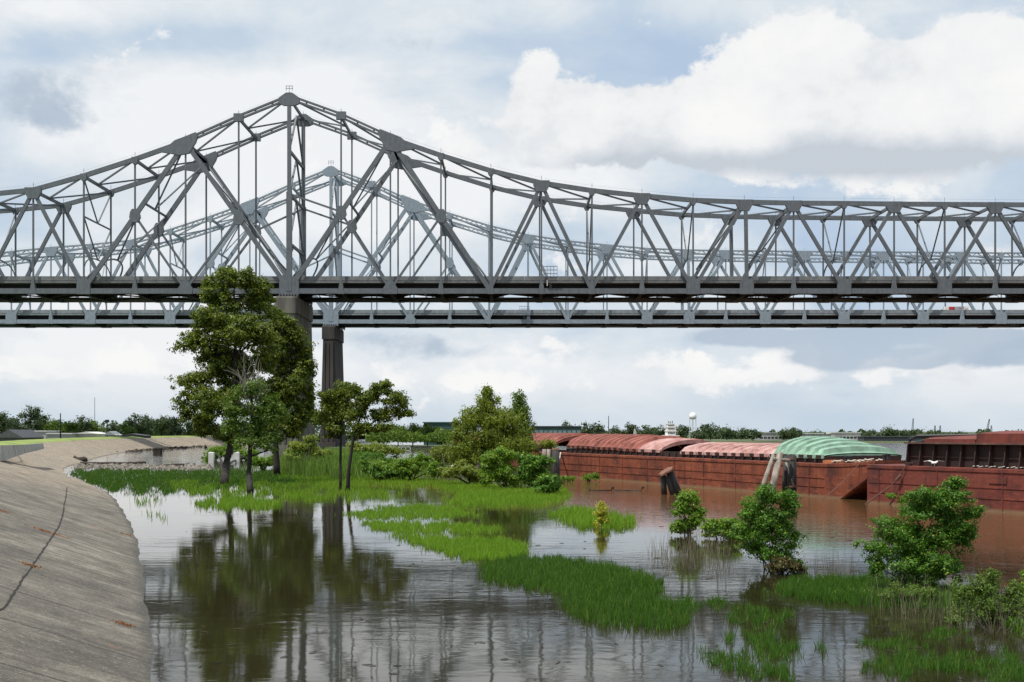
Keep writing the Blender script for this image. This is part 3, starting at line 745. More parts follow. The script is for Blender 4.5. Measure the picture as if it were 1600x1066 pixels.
# ------------------------------------------------------------ barges
def barge(name, A0, A1, wid, z0, z1, label, hull_mat, bow, coam_mat, cz, inset, kind):
    """near side runs from A0 (far end) to A1 (near end); hull extends away to the right of it"""
    A0, A1 = Vector((A0[0], A0[1], 0)), Vector((A1[0], A1[1], 0)); L = (A1-A0).length
    u = (A1-A0)/L; v = Vector((-u.y, u.x, 0)); 
    if v.x < 0: v = -v
    t = thing(name, A0.lerp(A1, .5)+v*wid/2, label, 'barge')
    at = lambda s, c, z: A0+u*s+v*c+Vector((0, 0, z))
    top = lambda s: z0+(z1-z0)*s/L+(.45*max(0, (s-(L-8))/8)**2 if bow else 0)
    h = MB(); rings = []; N = 26
    for i in range(N+1):
        s = L*i/N
        if bow and i == N-2: s = L-4.6
        if bow and i == N-1: s = L-2.2
        bot = -2.0
        if bow: bot = -2.0+max(0, (s-(L-9))/9)**1.15*(z1+1.4)
        zt = top(s); r = .12
        rings.append([at(s, r, bot), at(s, 0, bot+r), at(s, 0, zt-.30), at(s, -.07, zt-.28), at(s, -.07, zt-.03), at(s, .0, zt), at(s, wid, zt), at(s, wid+.07, zt-.03), at(s, wid+.07, zt-.28), at(s, wid, zt-.3), at(s, wid, bot+r), at(s, wid-r, bot)])
    h.loft(rings); hull = h.build('hull', hull_mat, t)
    rb = MB(); s = 1.3
    while s < L-9:      # vertical rubbing stiffeners on the side plating
        rb.beam(at(s, -.03, .15), at(s, -.03, top(s)-.3), .10, .05, tuple(v)); s += 6.1
    for zz in (.95, 1.75): rb.beam(at(.2, -.02, zz), at(L-7, -.02, zz), .05, .06, tuple(v))
    rb.build('rubbing_rib', hull_mat, hull)
    return t, at, top, L, u, v, hull
# barge with covers
A0 = G(866, 743.5)[:2]; A1 = G(1368, 784)[:2]
b1, at, top, L, u, v, hull = barge('covered_barge', A0, A1, 10.7, 3.15, 3.05, 'rust red barge under curved hatch covers, pink and mint green', M['rust'], True, None, 0, 0, 0)
ins = 1.05; s_a, s_b = 2.0, L-8.2
co = MB()
for c in (ins, 10.7-ins):
    co.beam(at(s_a, c, 3.36), at(s_b, c, 3.36), .16, .72, (0, 0, 1))
for s in (s_a, s_b): co.beam(at(s, ins, 3.36), at(s, 10.7-ins, 3.36), .16, .72, (0, 0, 1))
s = s_a
while s < s_b:
    co.beam(at(s, ins-.25, top(s)), at(s, ins-.1, 3.68), .12, .3); s += 1.5
co.build('coaming', M['rust_dark'], b1)
def cover(s0, s1, zbase, rise, mat, ribs, label=None, shift=0, amp=.20, taper=0):
    """arched cover: cross-section ribbed along s, curved across the barge"""
    n = ribs*20; m = 20; c0, c1 = ins-.18+shift, 10.7-ins+.18+shift; rings = []
    for i in range(n+1):
        f = i/n; s = s0+(s1-s0)*f; ph = (f*ribs) % 1.0
        rib = amp*(min(1, ph/.10) if ph < .55 else max(0, 1-(ph-.55)/.10))
        r = []
        for j in range(m+1):
            g = j/m; c = c0+(c1-c0)*g; a = 1-(2*g-1)**2
            rs_ = rise*(1-taper*max(0, (f-.25)/.75)**1.6)
            r.append(at(s, c, zbase+rs_*a**.75+rib*(min(1, a*6))))
        rings.append(r)
    mb = MB(); mb.loft(rings, False, False)
    for s in (s0, s1):   # skirt ends
        ring = []; rs_ = rise*(1-taper) if s == s1 else rise
        for j in range(m+1):
            g = j/m; c = c0+(c1-c0)*g; a = 1-(2*g-1)**2; ring.append((at(s, c, zbase-.22+rs_*a**.75*.8), at(s, c, zbase+rs_*a**.75-amp*.2)))
        mb.loft([[q[0] for q in ring], [q[1] for q in ring]], False, False)
    # side skirt with lift pockets
    for c in (c0, c1):
        mb.beam(at(s0, c, zbase-.1), at(s1, c, zbase-.1), .06, .34, (0, 0, 1))
    o = mb.build('hatch_cover', mat, b1)
    for k in range(ribs):
        q = MB(); s = s0+(s1-s0)*(k+.45)/ribs; q.beam(at(s-.35, c0-.06, zbase-.08), at(s+.35, c0-.06, zbase-.08), .08, .26, (0, 0, 1)); q.build('lift_pocket', M['rust_dark'], o)
    if label: o['label'] = label
    return o
Lc = s_b-s_a
segs = [(0, .135, 4.05, 1.25, 'cover_red', 5, .36, 0), (.135, .27, 3.95, 1.3, 'cover_red', 5, .36, 0), (.27, .36, 3.85, 1.25, 'cover_red', 3, .36, 0), (.535, .66, 3.72, .8, 'cover_pink', 4, .26, 0), (.66, .775, 3.72, .78, 'cover_pink', 4, .26, 0), (.775, .872, 3.72, .75, 'cover_pink', 3, .26, 0),
        (.855, 1.0, 3.75, 1.35, 'cover_green', 6, .42, .82)]
for a, b, zb_, ri, mt, rbn, am, tp in segs:
    cover(s_a+Lc*a+.03, s_a+Lc*b-.03, zb_, ri, M[mt], rbn, {'cover_red': 'faded red ribbed cover', 'cover_pink': 'pale pink worn ribbed cover', 'cover_green': 'mint green ribbed cover'}[mt], 0, am, tp)
cover(s_a+Lc*.36, s_a+Lc*.455, 3.82, 1.2, M['cover_pink'], 2, 'flat pinkish cover ending at the open hold', 0, .15)
# fittings on the bow deck
for k, (s, c) in enumerate(((L-5.2, 1.0), (L-4.6, 1.0), (L-5.0, 8.5), (L-4.4, 8.5), (L-1.5, 2.2), (L-1.0, 2.2))):
    b = MB(); z = top(s); b.tube([at(s, c, z-.02), at(s, c, z+.55)], .17, 10); b.tube([at(s, c, z+.55), at(s, c, z+.62)], .23, 10); b.build('bitt', M['black'], b1)
b = MB(); b.loft([[at(s, .5, top(L-6)-.02), at(s, 1.9, top(L-6)-.02), at(s, 1.9, top(L-6)+.28), at(s, .5, top(L-6)+.28)] for s in (L-7.9, L-6.4)]); b.build('deck_box', simple('orange_primer', (.42, .14, .05)), b1)
for q in range(9):   # coiled and heaped line on the bow
    s, c = L-5.5+random.uniform(-1.5, 3.6), random.uniform(.6, 4.0); z = top(s)+.06
    pts = [at(s+.35*math.cos(a*.9)+.04*a, c+.35*math.sin(a*.9), z+.05+.05*math.sin(a*2.3)+.012*a) for a in range(16)]
    b = MB(); b.tube(pts, .06, 5); b.build('mooring_line', M['rope'], b1, True)
b = MB(); b.tube([at(L-7.8, -.1, top(L)-.15), at(L-9, -1.0, 1.2), at(L-10.3, -2.0, -.1)][::1], .035, 5)
bb = MB(); bb.tube([G(1333, 722, 3.2)*1.0, ], .01) if False else None
b = MB(); e0, e1 = at(L-2.0, -.1, top(L-2)-.1), Vector(G(1280, 783)); b.tube([e0.lerp(e1, k/8)-Vector((0, 0, .25*math.sin(math.pi*k/8))) for k in range(9)], .035, 5); b.build('mooring_wire', M['steel_cable'], b1)
ux, uy = A1[0]-A0[0], A1[1]-A0[1]; ul = math.hypot(ux, uy); ux /= ul; uy /= ul
C1 = (A0[0]-ux*1.2, A0[1]-uy*1.2); C0 = (C1[0]-ux*44, C1[1]-uy*44); at_b1, top_b1, b1_keep, sab = at, top, b1, (s_a, s_b, Lc)
b1, at, top, L, u, v, hull3 = barge('covered_barge', C0, C1, 10.7, 3.15, 3.15, 'farther red covered barge mostly hidden behind the willow and bushes', M['rust'], False, None, 0, 0, 0)
for k in range(4): cover(2+10.2*k, 12+10.2*k, 4.0, 1.4, M['cover_red'], 8, 'faded red ribbed cover', 0, .36)
cb = MB(); cb.beam(at(2, ins, 3.36), at(42, ins, 3.36), .16, .72, (0, 0, 1)); cb.build('coaming', M['rust_dark'], b1)
at, top, b1 = at_b1, top_b1, b1_keep; s_a, s_b, Lc = sab
# barge in front: open hopper
B0 = G(1355, 786)[:2]; Bd = Vector((G(1600, 803)-G(1355, 786))[:2]).normalized(); B1 = (B0[0]+Bd.x*61, B0[1]+Bd.y*61)
b2, at2, top2, L2, u2, v2, hull2 = barge('hopper_barge', B0, B1, 10.7, 3.22, 3.1, 'maroon barge with tall ribbed dark coaming and stacked rusty covers', M['rust2'], False, None, 0, 0, 0)
i2 = 1.1; sa = 3.6; HCO = 5.05
cm = MB()
for c in (i2, 10.7-i2): cm.beam(at2(sa, c, (3.15+HCO)/2), at2(L2-1, c, (3.15+HCO)/2), .12, HCO-3.15, (0, 0, 1))
cm.beam(at2(sa, i2, (3.15+HCO)/2), at2(sa, 10.7-i2, (3.15+HCO)/2), .12, HCO-3.15, (0, 0, 1))
c_o = cm.build('coaming', M['rust_dark'], b2)
s = sa+.1; k = 0
while s < L2-2:
    q = MB(); q.loft([[at2(s-.05, i2-.06, 3.15), at2(s-.05, i2-.62, 3.15), at2(s-.05, i2-.34, HCO-.1), at2(s-.05, i2-.06, HCO-.1)], [at2(s+.05, i2-.06, 3.15), at2(s+.05, i2-.62, 3.15), at2(s+.05, i2-.34, HCO-.1), at2(s+.05, i2-.06, HCO-.1)]])
    q.build('stiffener', M['rust_dark'], c_o); s += 1.35; k += 1
q = MB(); q.beam(at2(sa, i2-.3, HCO), at2(L2-1, i2-.3, HCO), .75, .12, (0, 0, 1)); q.beam(at2(sa, i2-.09, 3.95), at2(L2-1, i2-.09, 3.95), .06, .09, (0, 0, 1)); q.beam(at2(sa, 10.7-i2, HCO), at2(L2-1, 10.7-i2, HCO), .6, .12, (0, 0, 1)); q.build('coaming_rail', rusty('pale_edge_rust', (.10, .05, .035), (.05, .025, .02), (.2, .12, .09), False), c_o)
def stack(s0, s1, zb_, ht, rise, mat, lab):
    m = 10; rings = []
    for s in (s0, s0+.12, s1-.12, s1):
        e = .9 if s in (s0, s1) else 1
        r = [at2(s, i2-.1, zb_)]
        for j in range(m+1):
            g = j/m; a = 1-(2*g-1)**2; r.append(at2(s, i2-.1+(10.9-2*i2)*g, zb_+(ht+rise*a)*e))
        r.append(at2(s, 10.8-i2, zb_)); rings.append(r)
    mb = MB(); mb.loft(rings); o = mb.build('hatch_cover', M[mat], b2); o['label'] = lab
stack(sa+1.6, sa+6.6, HCO+.06, .28, .35, 'rust_cover', 'low flat rust red cover')
stack(sa+6.7, sa+11.9, HCO+.06, .72, .22, 'rust_cover', 'tall boxy rust red cover')
stack(sa+12.2, sa+18, HCO+.06, .75, .3, 'rust_cover', 'boxy rust red cover cut by the picture edge')
stack(sa+18.2, sa+25, HCO+.06, .75, .3, 'rust_cover', 'boxy rust red cover cut by the picture edge')
fr = MB(); ring = []
for j in range(13):
    a = math.pi/2*j/12; ring.append(at2(sa-.15+.9*(1-math.sin(a)) if False else sa-.1, i2+.3, 0))
fr.tube([at2(sa-.08, i2, 3.2), at2(sa-.1, i2, 4.9), at2(sa, i2+.05, 5.35), at2(sa+.5, i2+.3, 5.6), at2(sa+7, i2+4, 5.75)], .13, 6)
fr.tube([at2(sa-.08, i2, 4.9), at2(sa-.05, 5, 5.6), at2(sa-.05, 10.7-i2, 4.9)], .15, 6); fr.build('end_frame', M['black'], b2)
ch = MB(); pts = [at2(10.6+.28*k, .35+.12*math.sin(k*1.7), 3.32+.04*math.sin(k*2.1)) for k in range(60)]
for p_ in pts: ch.tube([p_+Vector((-.09, 0, 0)), p_+Vector((.09, 0, 0.03))], .028, 5)
ch.build('chain', M['offwhite'], b2)
q = MB(); q.beam(at2(12.3, -.04, 2.35), at2(13.9, -.04, 2.35), .08, .5, (0, 0, 1)); q.build('hull_patch', M['rust2'], hull2)
q = MB(); q.tube([at2(4.4, -.12, 3.25), at2(3.6, -.3, 2.2), at2(3.0, -.5, 1.5)], .03, 5); q.tube([at2(3.0, -.5, 1.5), at2(.6, -.9, -.1)], .06, 6); q.tube([at2(3.9, -.25, 2.45), at2(3.55, -.35, 2.05)], .12, 7); q.build('mooring_wire', M['steel_cable'], b2)
q = MB(); q.tube([at2(4.4, .15, 3.2), at2(4.4, .15, 3.4)], .2, 8); q.tube([at2(4.1, .15, 3.42), at2(4.9, .15, 3.42)], .07, 6); q.build('cleat', M['rust_dark'], b2)

# gull with spread wings on the front barge
def bird(name, loc, wings, label, cat, s=1.0):
    t = thing(name, loc, label, cat); o = Vector(loc); b = MB()
    if wings:
        b.tube([o+Vector((-.26, 0, .30))*s, o+Vector((-.1, 0, .30))*s, o+Vector((.08, 0, .30))*s, o+Vector((.2, 0, .38))*s, o+Vector((.30, 0, .38))*s], [.02*s, .1*s, .1*s, .06*s, .015*s], 8)
        for sg in (-1, 1): b.loft([[o+Vector((.10*s, .02, .34*s)), o+Vector((-.12*s, .02, .34*s))], [o+Vector((.25*s*sg*1.4, .05, .52*s)), o+Vector((.25*s*sg*1.4-.16*s, .05, .46*s))], [o+Vector((.82*s*sg, .1, .42*s)), o+Vector((.78*s*sg-.04, .1, .40*s))]], False, False)
        b.tube([o+Vector((0, .03, .22*s)), o+Vector((0, .03, 0))], .012, 4); b.tube([o+Vector((0, -.04, .22*s)), o+Vector((0, -.04, 0))], .012, 4)
    else:
        b.tube([o+Vector((-.30, 0, .40))*s, o+Vector((-.08, 0, .52))*s, o+Vector((.05, 0, .62))*s, o+Vector((.07, 0, .80))*s, o+Vector((.02, 0, .92))*s, o+Vector((.06, 0, .99))*s, o+Vector((.2, 0, .97))*s], [.02*s, .11*s, .08*s, .03*s, .028*s, .04*s, .008*s], 8)
        for q_ in (-.03, .03): b.tube([o+Vector((-.05, q_, .45))*s, o+Vector((-.05, q_, 0))*s], .012*s, 4)
    b.build('body', M['bird'], t, True)
gs = at2(9.0, .1, 3.2); gx = P(1467, 725, 96)
bird('gull', at2(7.0, .15, top2(7)), True, 'white gull spreading its wings on the maroon barge deck edge', 'bird')
bird('egret', tuple(G(705, 752, .0)), False, 'white egret standing in front of the willow among green weeds', 'bird', 1.9)

# ------------------------------------------------------------ dolphins and piles
def pile(mb, p0, p1, r, n=12): mb.tube([p0, Vector(p0).lerp(Vector(p1), .5), p1], [r*1.05, r, r*.92], n)
Yd = 109.5
d1 = thing('mooring_dolphin', G(1222, 778), 'cluster of leaning grey timber piles and black post against covered barge', 'mooring piles')
for (a, b_, r, mt, nm) in (((1184, 782), (1209, 711), .235, 'grey_wood', 'leaning_pile'), ((1202, 787), (1219, 708), .36, 'grey_wood', 'leaning_pile'), ((1190, 782), (1209, 745), .13, 'rope', 'thin_brace')):
    mb = MB(); pile(mb, P(a[0], a[1], Yd-2), P(b_[0], b_[1], Yd-.5), r*.88); mb.build(nm, M[mt], d1, True)
mb = MB()
for k in range(9):
    a = 2*math.pi*k/9; c = P(1237, 779, Yd)+Vector((.28*math.cos(a), .28*math.sin(a), 0)); pile(mb, c, c+Vector((0, 0, 3.85+.1*math.sin(a*3))), .16, 8)
pile(mb, P(1237, 780, Yd), P(1237, 713, Yd), .3); mb.build('post_cluster', M['dark_wood'], d1, True)
mb = MB(); pile(mb, P(1226, 778, Yd+.4), P(1229, 712, Yd+.4), .28); mb.build('rear_pile', M['dark_wood'], d1, True)
mb = MB(); mb.tube([P(1208, 717, Yd-.9), P(1234, 720, Yd-.6)], .17, 8); mb.tube([P(1228, 722, Yd), P(1240, 760, Yd-.4)], .12, 6); mb.build('cross_brace', M['grey_wood'], d1, True)
mb = MB(); cc = P(1237, 718, Yd); mb.tube([cc, cc+Vector((0, 0, .16))], .47, 14, False); mb.tube([cc-Vector((0, 0, 2.5)), cc-Vector((0, 0, 2.35))], .46, 14, False); mb.build('steel_band', M['steel_cable'], d1)
ym_ = 115.5
d2 = thing('mooring_dolphin', G(1050, 771), 'black braced steel posts joined under a slanting rusty cap, standing in water', 'mooring piles')
mb = MB(); pile(mb, P(1038, 774, ym_), P(1036, 742, ym_), .27); mb.build('upright_post', M['dark_wood'], d2, True)
mb = MB(); pile(mb, P(1061, 776, ym_), P(1046, 737, ym_), .40); mb.build('leaning_post', M['dark_wood'], d2, True)
mb = MB(); pile(mb, P(1052, 775, ym_-.3), P(1042, 744, ym_-.2), .26); mb.build('leaning_post', M['dark_wood'], d2, True)
mb = MB(); c = [P(1030, 741, ym_-.3), P(1034, 741.5, ym_-.9), P(1050, 733, ym_-.9), P(1051, 729, ym_), P(1044, 730, ym_+.7), P(1031, 738, ym_+.5)]
mb.loft([[q for q in c], [q+Vector((0, 0, -.18)) for q in c]]); mb.build('cap_plate', M['stump_top'], d2)
d3 = thing('mooring_dolphin', G(868, 752), 'dark round pile with pale sawn top beside the far end of the covered barge', 'mooring piles')
mb = MB(); pile(mb, P(868, 762, 138), P(868, 703, 138), .48); mb.build('round_pile', M['dark_wood'], d3, True)
mb = MB(); c = P(868, 702.6, 138); mb.tube([c, c+Vector((0, 0, .15))], [.46, .38], 14); mb.build('sawn_top', M['stump_top'], d3)
for px in (849, 856):
    mb = MB(); pile(mb, P(px, 740, 139), P(px+1.5, 702, 139), .24); mb.build('side_pile', M['grey_wood'], d3, True)
mb = MB(); a, b_ = P(868, 722, 137.4), Vector(at(2.2, -.05, top(2))); mb.tube([a.lerp(b_, k/10)-Vector((0, 0, .5*math.sin(math.pi*k/10))) for k in range(11)], .1, 6)
tag(mb.build('mooring_rope', M['rope'], None, True), 'sagging pale rope tied from the round dark pile to the covered barge', 'rope')
for x0_, x1_, y0_, y1_, lab in ((920, 958, 767, 766.5, 'thin half sunk log drifting in brown water, nearer the covered barge end'), (958, 1005, 766.5, 767, 'thin half sunk log with upturned end beside the capped black posts')):
    mb = MB(); a, b_ = G(x0_, y0_), G(x1_, y1_); mb.tube([a+Vector((0, 0, .35)), a+Vector((.12, 0, 0)), a.lerp(b_, .5)+Vector((0, 0, .03)), b_-Vector((.2, 0, 0)), b_+Vector((0, 0, .4))], [.05, .11, .09, .08, .16], 6)
    tag(mb.build('floating_log', M['drift_wood'], None, True), lab, 'log')

# ------------------------------------------------------------ left shore furniture
def wall_on_levee():
    a, b = P(-60, 0, 90), None
    pts = [(-52, 84), G(0, 719.5, 3.5)[:2], G(35, 708, 3.5)[:2], G(66, 701, 3.5)[:2]]; hs = [1.35, 1.3, .95, .75]
    t = thing('concrete_barrier', (pts[1][0], pts[1][1], 3.5), 'low grey concrete barrier wall curving along the levee top', 'wall'); mb = MB(); rings = []
    for (x, y), h in zip(pts, hs):
        rings.append([(x+.30, y, 3.45), (x+.22, y, 3.9), (x+.10, y, 3.5+h), (x-.12, y, 3.5+h), (x-.3, y, 3.45)])
    mb.loft(rings); mb.build('barrier_body', simple('barrier_concrete', (.42, .40, .36), .9, .2, .8), t)
    for i in range(3):
        for k in range(0, 4, 2):
            j = MB()
            f = k/4; x = pts[i][0]+(pts[i+1][0]-pts[i][0])*f; y = pts[i][1]+(pts[i+1][1]-pts[i][1])*f; h = hs[i]+(hs[i+1]-hs[i])*f
            j.add([(x+.315, y, 3.5), (x+.315, y+.05, 3.5), (x+.115, y+.05, 3.5+h+.01), (x+.115, y, 3.5+h+.01)], [(0, 1, 2, 3)])
            j.build('panel_joint', M['black'], t)
wall_on_levee()
for (px, lab) in ((330.6, 'white square bollard post in water, leftmost beside the low green bush'), (370, 'white square bollard post just right of the dark leaning trunk'),
                  (409, 'white square bollard post half hidden behind the pale dead branched tree'), (447, 'white square bollard post right of the second dark trunk')):
    c = G(px, 723.5); mb = MB(); mb.loft([[(c.x+a*s, c.y+b*s, z) for a, b in ((-1, -1), (1, -1), (1, 1), (-1, 1))] for s, z in ((.50, -1), (.50, 1.9), (.42, 2.05))])
    o = mb.build('bollard_post', M['offwhite']); tag(o, lab, 'bollard')
# footbridge railing far at the water
t = thing('railing', G(620, 722), 'small grey pipe railing standing behind the reeds by open water', 'railing')
mb = MB(); Yr = 205
for px in range(592, 645, 7): mb.beam(P(px, 712, Yr), P(px, 698, Yr), .1, .1)
mb.build('post', M['offwhite'], t); mb = MB()
for py in (698.5, 704): mb.beam(P(592, py, Yr), P(641, py, Yr), .1, .1)
mb.build('rail', M['offwhite'], t)

def rocks(name, region, n, smin, smax, mat):
    V = []; Fc = []; mb = MB()
    for _ in range(n):
        x, y = region(); r = random.uniform(smin, smax); z = random.uniform(-.1, .12)
        vs = []
        for k in range(6):
            a = k*math.pi/3+random.uniform(-.3, .3); vs.append((x+r*math.cos(a), y+r*.8*math.sin(a), z-.1))
        for k in range(4):
            a = k*math.pi/2+random.uniform(-.3, .3); vs.append((x+r*.6*math.cos(a), y+r*.5*math.sin(a), z+r*random.uniform(.35, .8)))
        mb.add(vs, [(6, 7, 8, 9), (0, 1, 7, 6), (1, 2, 7), (2, 3, 8, 7), (3, 4, 8), (4, 5, 9, 8), (5, 0, 6, 9)])
    return mb.build(name, mat)
def reg1():
    px = random.uniform(118, 330); py = 729+(px-118)*.012+random.gauss(0, 2.0); c = G(px, py); return c.x, c.y
def reg2():
    px = random.choice([random.uniform(125, 170), random.uniform(170, 322)]); py = np.interp(px, [120, 160, 240, 322], [717, 708, 702.5, 698])+random.gauss(0, .9); c = G(px, py); return c.x, c.y
tag(rocks('riprap', reg1, 650, .15, .5, M['rock']), 'pale broken stones in a strip across the shallow water', 'rubble', kind='stuff')
tag(rocks('shore_debris', reg2, 420, .2, .8, M['drift_wood']), 'dark driftwood debris washed up along the far concrete slope', 'debris', kind='stuff')
for (px, py, ln, r, lab) in ((124, 722, 2.6, .75, 'thick dark stump end lying at the foot of the concrete slope'), (165, 726, 9, .3, 'long dark log floating just beyond the stump end'), (214, 724, 3.2, .25, 'short dark plank afloat in the middle of the cove'),
                             (236, 729, 7, .2, 'long dark log lying on the pale stones'), (272, 728, 4.5, .25, 'gnarled dark branch at the right end of the pale stones')):
    c = G(px, py); mb = MB(); mb.tube([c+Vector((ln*(k/5-.5), random.uniform(-.4, .4), r*.3+random.uniform(0, r*.6))) for k in range(6)], [r*random.uniform(.6, 1.1) for k in range(6)], 7)
    tag(mb.build('driftwood_log', M['drift_wood'], None, True), lab, 'log')
c = G(246.5, 710); mb = MB()
mb.box(c.x-.95, c.x+.95, c.y-.9, c.y+.9, -.3, 1.45); mb.box(c.x-1.05, c.x+1.05, c.y-1, c.y+1, 1.45, 1.62)
for k in range(4): mb.box(c.x-.9+.55*k, c.x-.8+.55*k, c.y-.96, c.y-.9, 0, 1.45)
tag(mb.build('drain_box', M['drift_wood']), 'square brown box structure at the edge of the cove', 'box')

# ------------------------------------------------------------ grass and reeds
def inpoly(x, y, poly):
    n = len(poly); r = np.zeros(len(x), bool); j = n-1
    for i in range(n):
        xi, yi = poly[i]; xj, yj = poly[j]
        c = ((yi > y) != (yj > y)) & (x < (xj-xi)*(y-yi)/(yj-yi+1e-9)+xi); r ^= c; j = i
    return r
def blades(C, h, wd, lean=.35):
    n = len(C); hh = (h*RNG.uniform(.45, 1.25, n))[:, None]; a = RNG.uniform(0, 2*np.pi, n)
    dr = np.stack([np.cos(a), np.sin(a), np.zeros(n)], 1); b = RNG.uniform(0, 2*np.pi, n)
    ln = np.stack([np.cos(b), np.sin(b), np.zeros(n)], 1)*hh*lean*RNG.uniform(.2, 1.3, n)[:, None]
    tip = C+ln+np.array([0, 0, 1])*hh; ww = wd if not hasattr(wd, 'shape') else wd[:, None]
    mid = C+ln*.35+np.array([0, 0, .6])*hh
    return np.stack([C-dr*ww*.5, C+dr*ww*.5, mid*.0+tip+dr*ww*.12, tip-dr*ww*.12], 1)
def field(name, poly, dens, h, mat, label, cat, edge=6, mat_sheet=None, z=0.0, lean=.35, wpx=1.1, parts=False, thin=None):
    xs = [p[0] for p in poly]; ys = [p[1] for p in poly]; area = (max(xs)-min(xs))*(max(ys)-min(ys)); n = int(area*dens)
    x = RNG.uniform(min(xs)-edge, max(xs)+edge, n); y = RNG.uniform(min(ys)-edge*.4, max(ys)+edge*.4, n)
    tail = np.where(RNG.uniform(0, 1, n) < .12, 2.6, 1.0)
    jx = x+edge*1.1*(np.sin(y*.9+x*.05)*.6+np.sin(x*.19+y*.5)*.5+RNG.normal(size=n)*.5*tail); jy = y+edge*.42*(np.sin(x*.12+y*.3)*.6+np.sin(x*.31)*.5+np.sin(x*.71+1)*.3+RNG.normal(size=n)*.45*tail)
    k = inpoly(jx, jy, poly)
    if thin is not None: k &= RNG.uniform(0, 1, n) < np.clip(thin(x, y), 0, 1)
    x, y = x[k], y[k]; m_ = len(x)//11; ii = RNG.integers(0, max(1, len(x)), m_)
    x = np.concatenate([x, x[ii]+RNG.normal(size=m_)*9]); y = np.concatenate([y, y[ii]+RNG.normal(size=m_)*3.5])
    Y = F*(ZC-z)/(y-HY); C = np.stack([(x-CX)*Y/F, Y, np.full(len(x), z-.02)], 1)
    wd = np.maximum(.012, wpx*Y/F)
    o = quads(name, blades(C, h, wd, lean), M[mat]); tag(o, label, cat, kind='stuff'); return o
def clumpy(sc, lo, hi):
    return lambda x, y: (np.sin(x*.11*sc+y*.35*sc)+np.sin(x*.053*sc-y*.21*sc+1.3)+np.sin(x*.23*sc+2.1)*.6-lo)/(hi-lo)
field('grass', [(540, 803), (575, 797), (620, 791), (680, 790), (735, 797), (748, 805), (700, 809), (640, 810), (560, 809)], 2.6, .20, 'grass', 'bright green grass tongue farthest of the three in the middle water', 'grass', thin=clumpy(.8, -2.6, -1.2))
field('grass', [(562, 816), (640, 817), (720, 819), (775, 825), (782, 830), (745, 834), (690, 833), (620, 832), (585, 826)], 2.4, .22, 'grass', 'bright green grass tongue between the other two in the middle water', 'grass', thin=clumpy(.8, -2.6, -1.2))
field('grass', [(612, 836), (700, 841), (780, 843), (815, 850), (822, 864), (812, 873), (770, 876), (720, 872), (670, 855)], 2.2, .24, 'grass', 'bright green grass tongue nearest of the three, touching the deep green raft', 'grass', thin=clumpy(.8, -2.6, -1.0))
field('grass', [(752, 893), (760, 880), (800, 873), (880, 874), (950, 884), (1000, 897), (1030, 912), (1032, 930), (990, 934), (940, 931), (880, 928), (840, 922), (790, 912), (755, 905)], 1.8, .26, 'grass_deep_shade', 'deep green grass raft below the bright middle tongues', 'grass', thin=clumpy(1.5, -2.4, -.2))
field('grass', [(870, 925), (930, 930), (980, 938), (1040, 938), (1078, 950), (1078, 972), (1060, 983), (1000, 984), (940, 978), (900, 965), (880, 945)], 1.3, .34, 'grass_deep_shade', 'deep green grass fringe nearest the bottom centre', 'grass', thin=clumpy(1.7, -1.0, 1.1))
field('grass', [(857, 803), (880, 797), (925, 797), (960, 803), (995, 812), (985, 824), (945, 826), (905, 823), (880, 813)], 2.0, .42, 'grass', 'small bright grass raft round the yellow sapling', 'grass', thin=clumpy(1.3, -2.2, -.4))
field('grass', [(302, 787), (330, 780), (380, 777), (430, 783), (443, 788), (430, 794), (380, 795), (330, 794)], 1.8, .38, 'grass', 'narrow bright grass patch before the dark tree trunks', 'grass', thin=clumpy(1, -2.2, -.6))
field('grass', [(112, 740), (125, 735), (200, 734), (330, 735), (420, 735), (480, 738), (470, 752), (430, 760), (340, 762), (300, 770), (280, 768), (240, 775), (190, 772), (150, 760), (130, 750)], 3.0, .24, 'grass_deep_shade', 'flooded deep green lawn stretching left of the dark trunks', 'grass', thin=lambda x, y: np.clip((768-y)/16+.3+.5*np.sin(x*.15), 0.12, 1))
field('grass', [(250, 755), (330, 750), (430, 752), (520, 752), (600, 755), (640, 765), (610, 778), (540, 782), (460, 782), (420, 776), (340, 772), (280, 772)], 1.2, .40, 'grass', 'sparse green grass standing in water round the tree trunks', 'grass', thin=clumpy(1, -1.4, 1.0))
field('grass', [(205, 780), (240, 778), (250, 788), (225, 790)], 1.2, .42, 'grass', 'sparse grass wisps near the concrete slope, upper patch', 'grass', thin=clumpy(2, -1, 1))
field('grass', [(232, 800), (262, 806), (258, 811), (238, 808)], .8, .42, 'grass', 'sparse grass wisps near the concrete slope, lower patch', 'grass', thin=clumpy(2, -1, 1))
field('grass', [(440, 735), (560, 735), (640, 738), (700, 742), (800, 748), (880, 764), (890, 774), (870, 784), (800, 786), (740, 790), (700, 786), (720, 775), (690, 762), (600, 756), (500, 752), (440, 748)], 3.0, .34, 'grass', 'bright waterside grass in front of the willow and shrubs', 'grass')
field('grass', [(690, 782), (760, 779), (850, 781), (880, 786), (850, 794), (780, 792), (720, 792)], 1.4, .3, 'grass', 'thin floating weed fringe below the waterside grass', 'grass', thin=clumpy(1.5, -1.8, .2))
field('grass', [(1215, 918), (1240, 910), (1300, 908), (1380, 908), (1450, 920), (1500, 935), (1490, 950), (1420, 950), (1340, 945), (1270, 938), (1225, 930)], 2.2, .32, 'grass_deep_shade', 'grass bed at the foot of the large right shrub', 'grass')
field('grass', [(1290, 935), (1400, 940), (1480, 950), (1600, 985), (1650, 1000), (1650, 960), (1540, 935), (1480, 925), (1380, 930)], 1.6, .30, 'leaf_shrub', 'low leafy weeds round the right thicket', 'weeds', lean=.9, wpx=2.4)
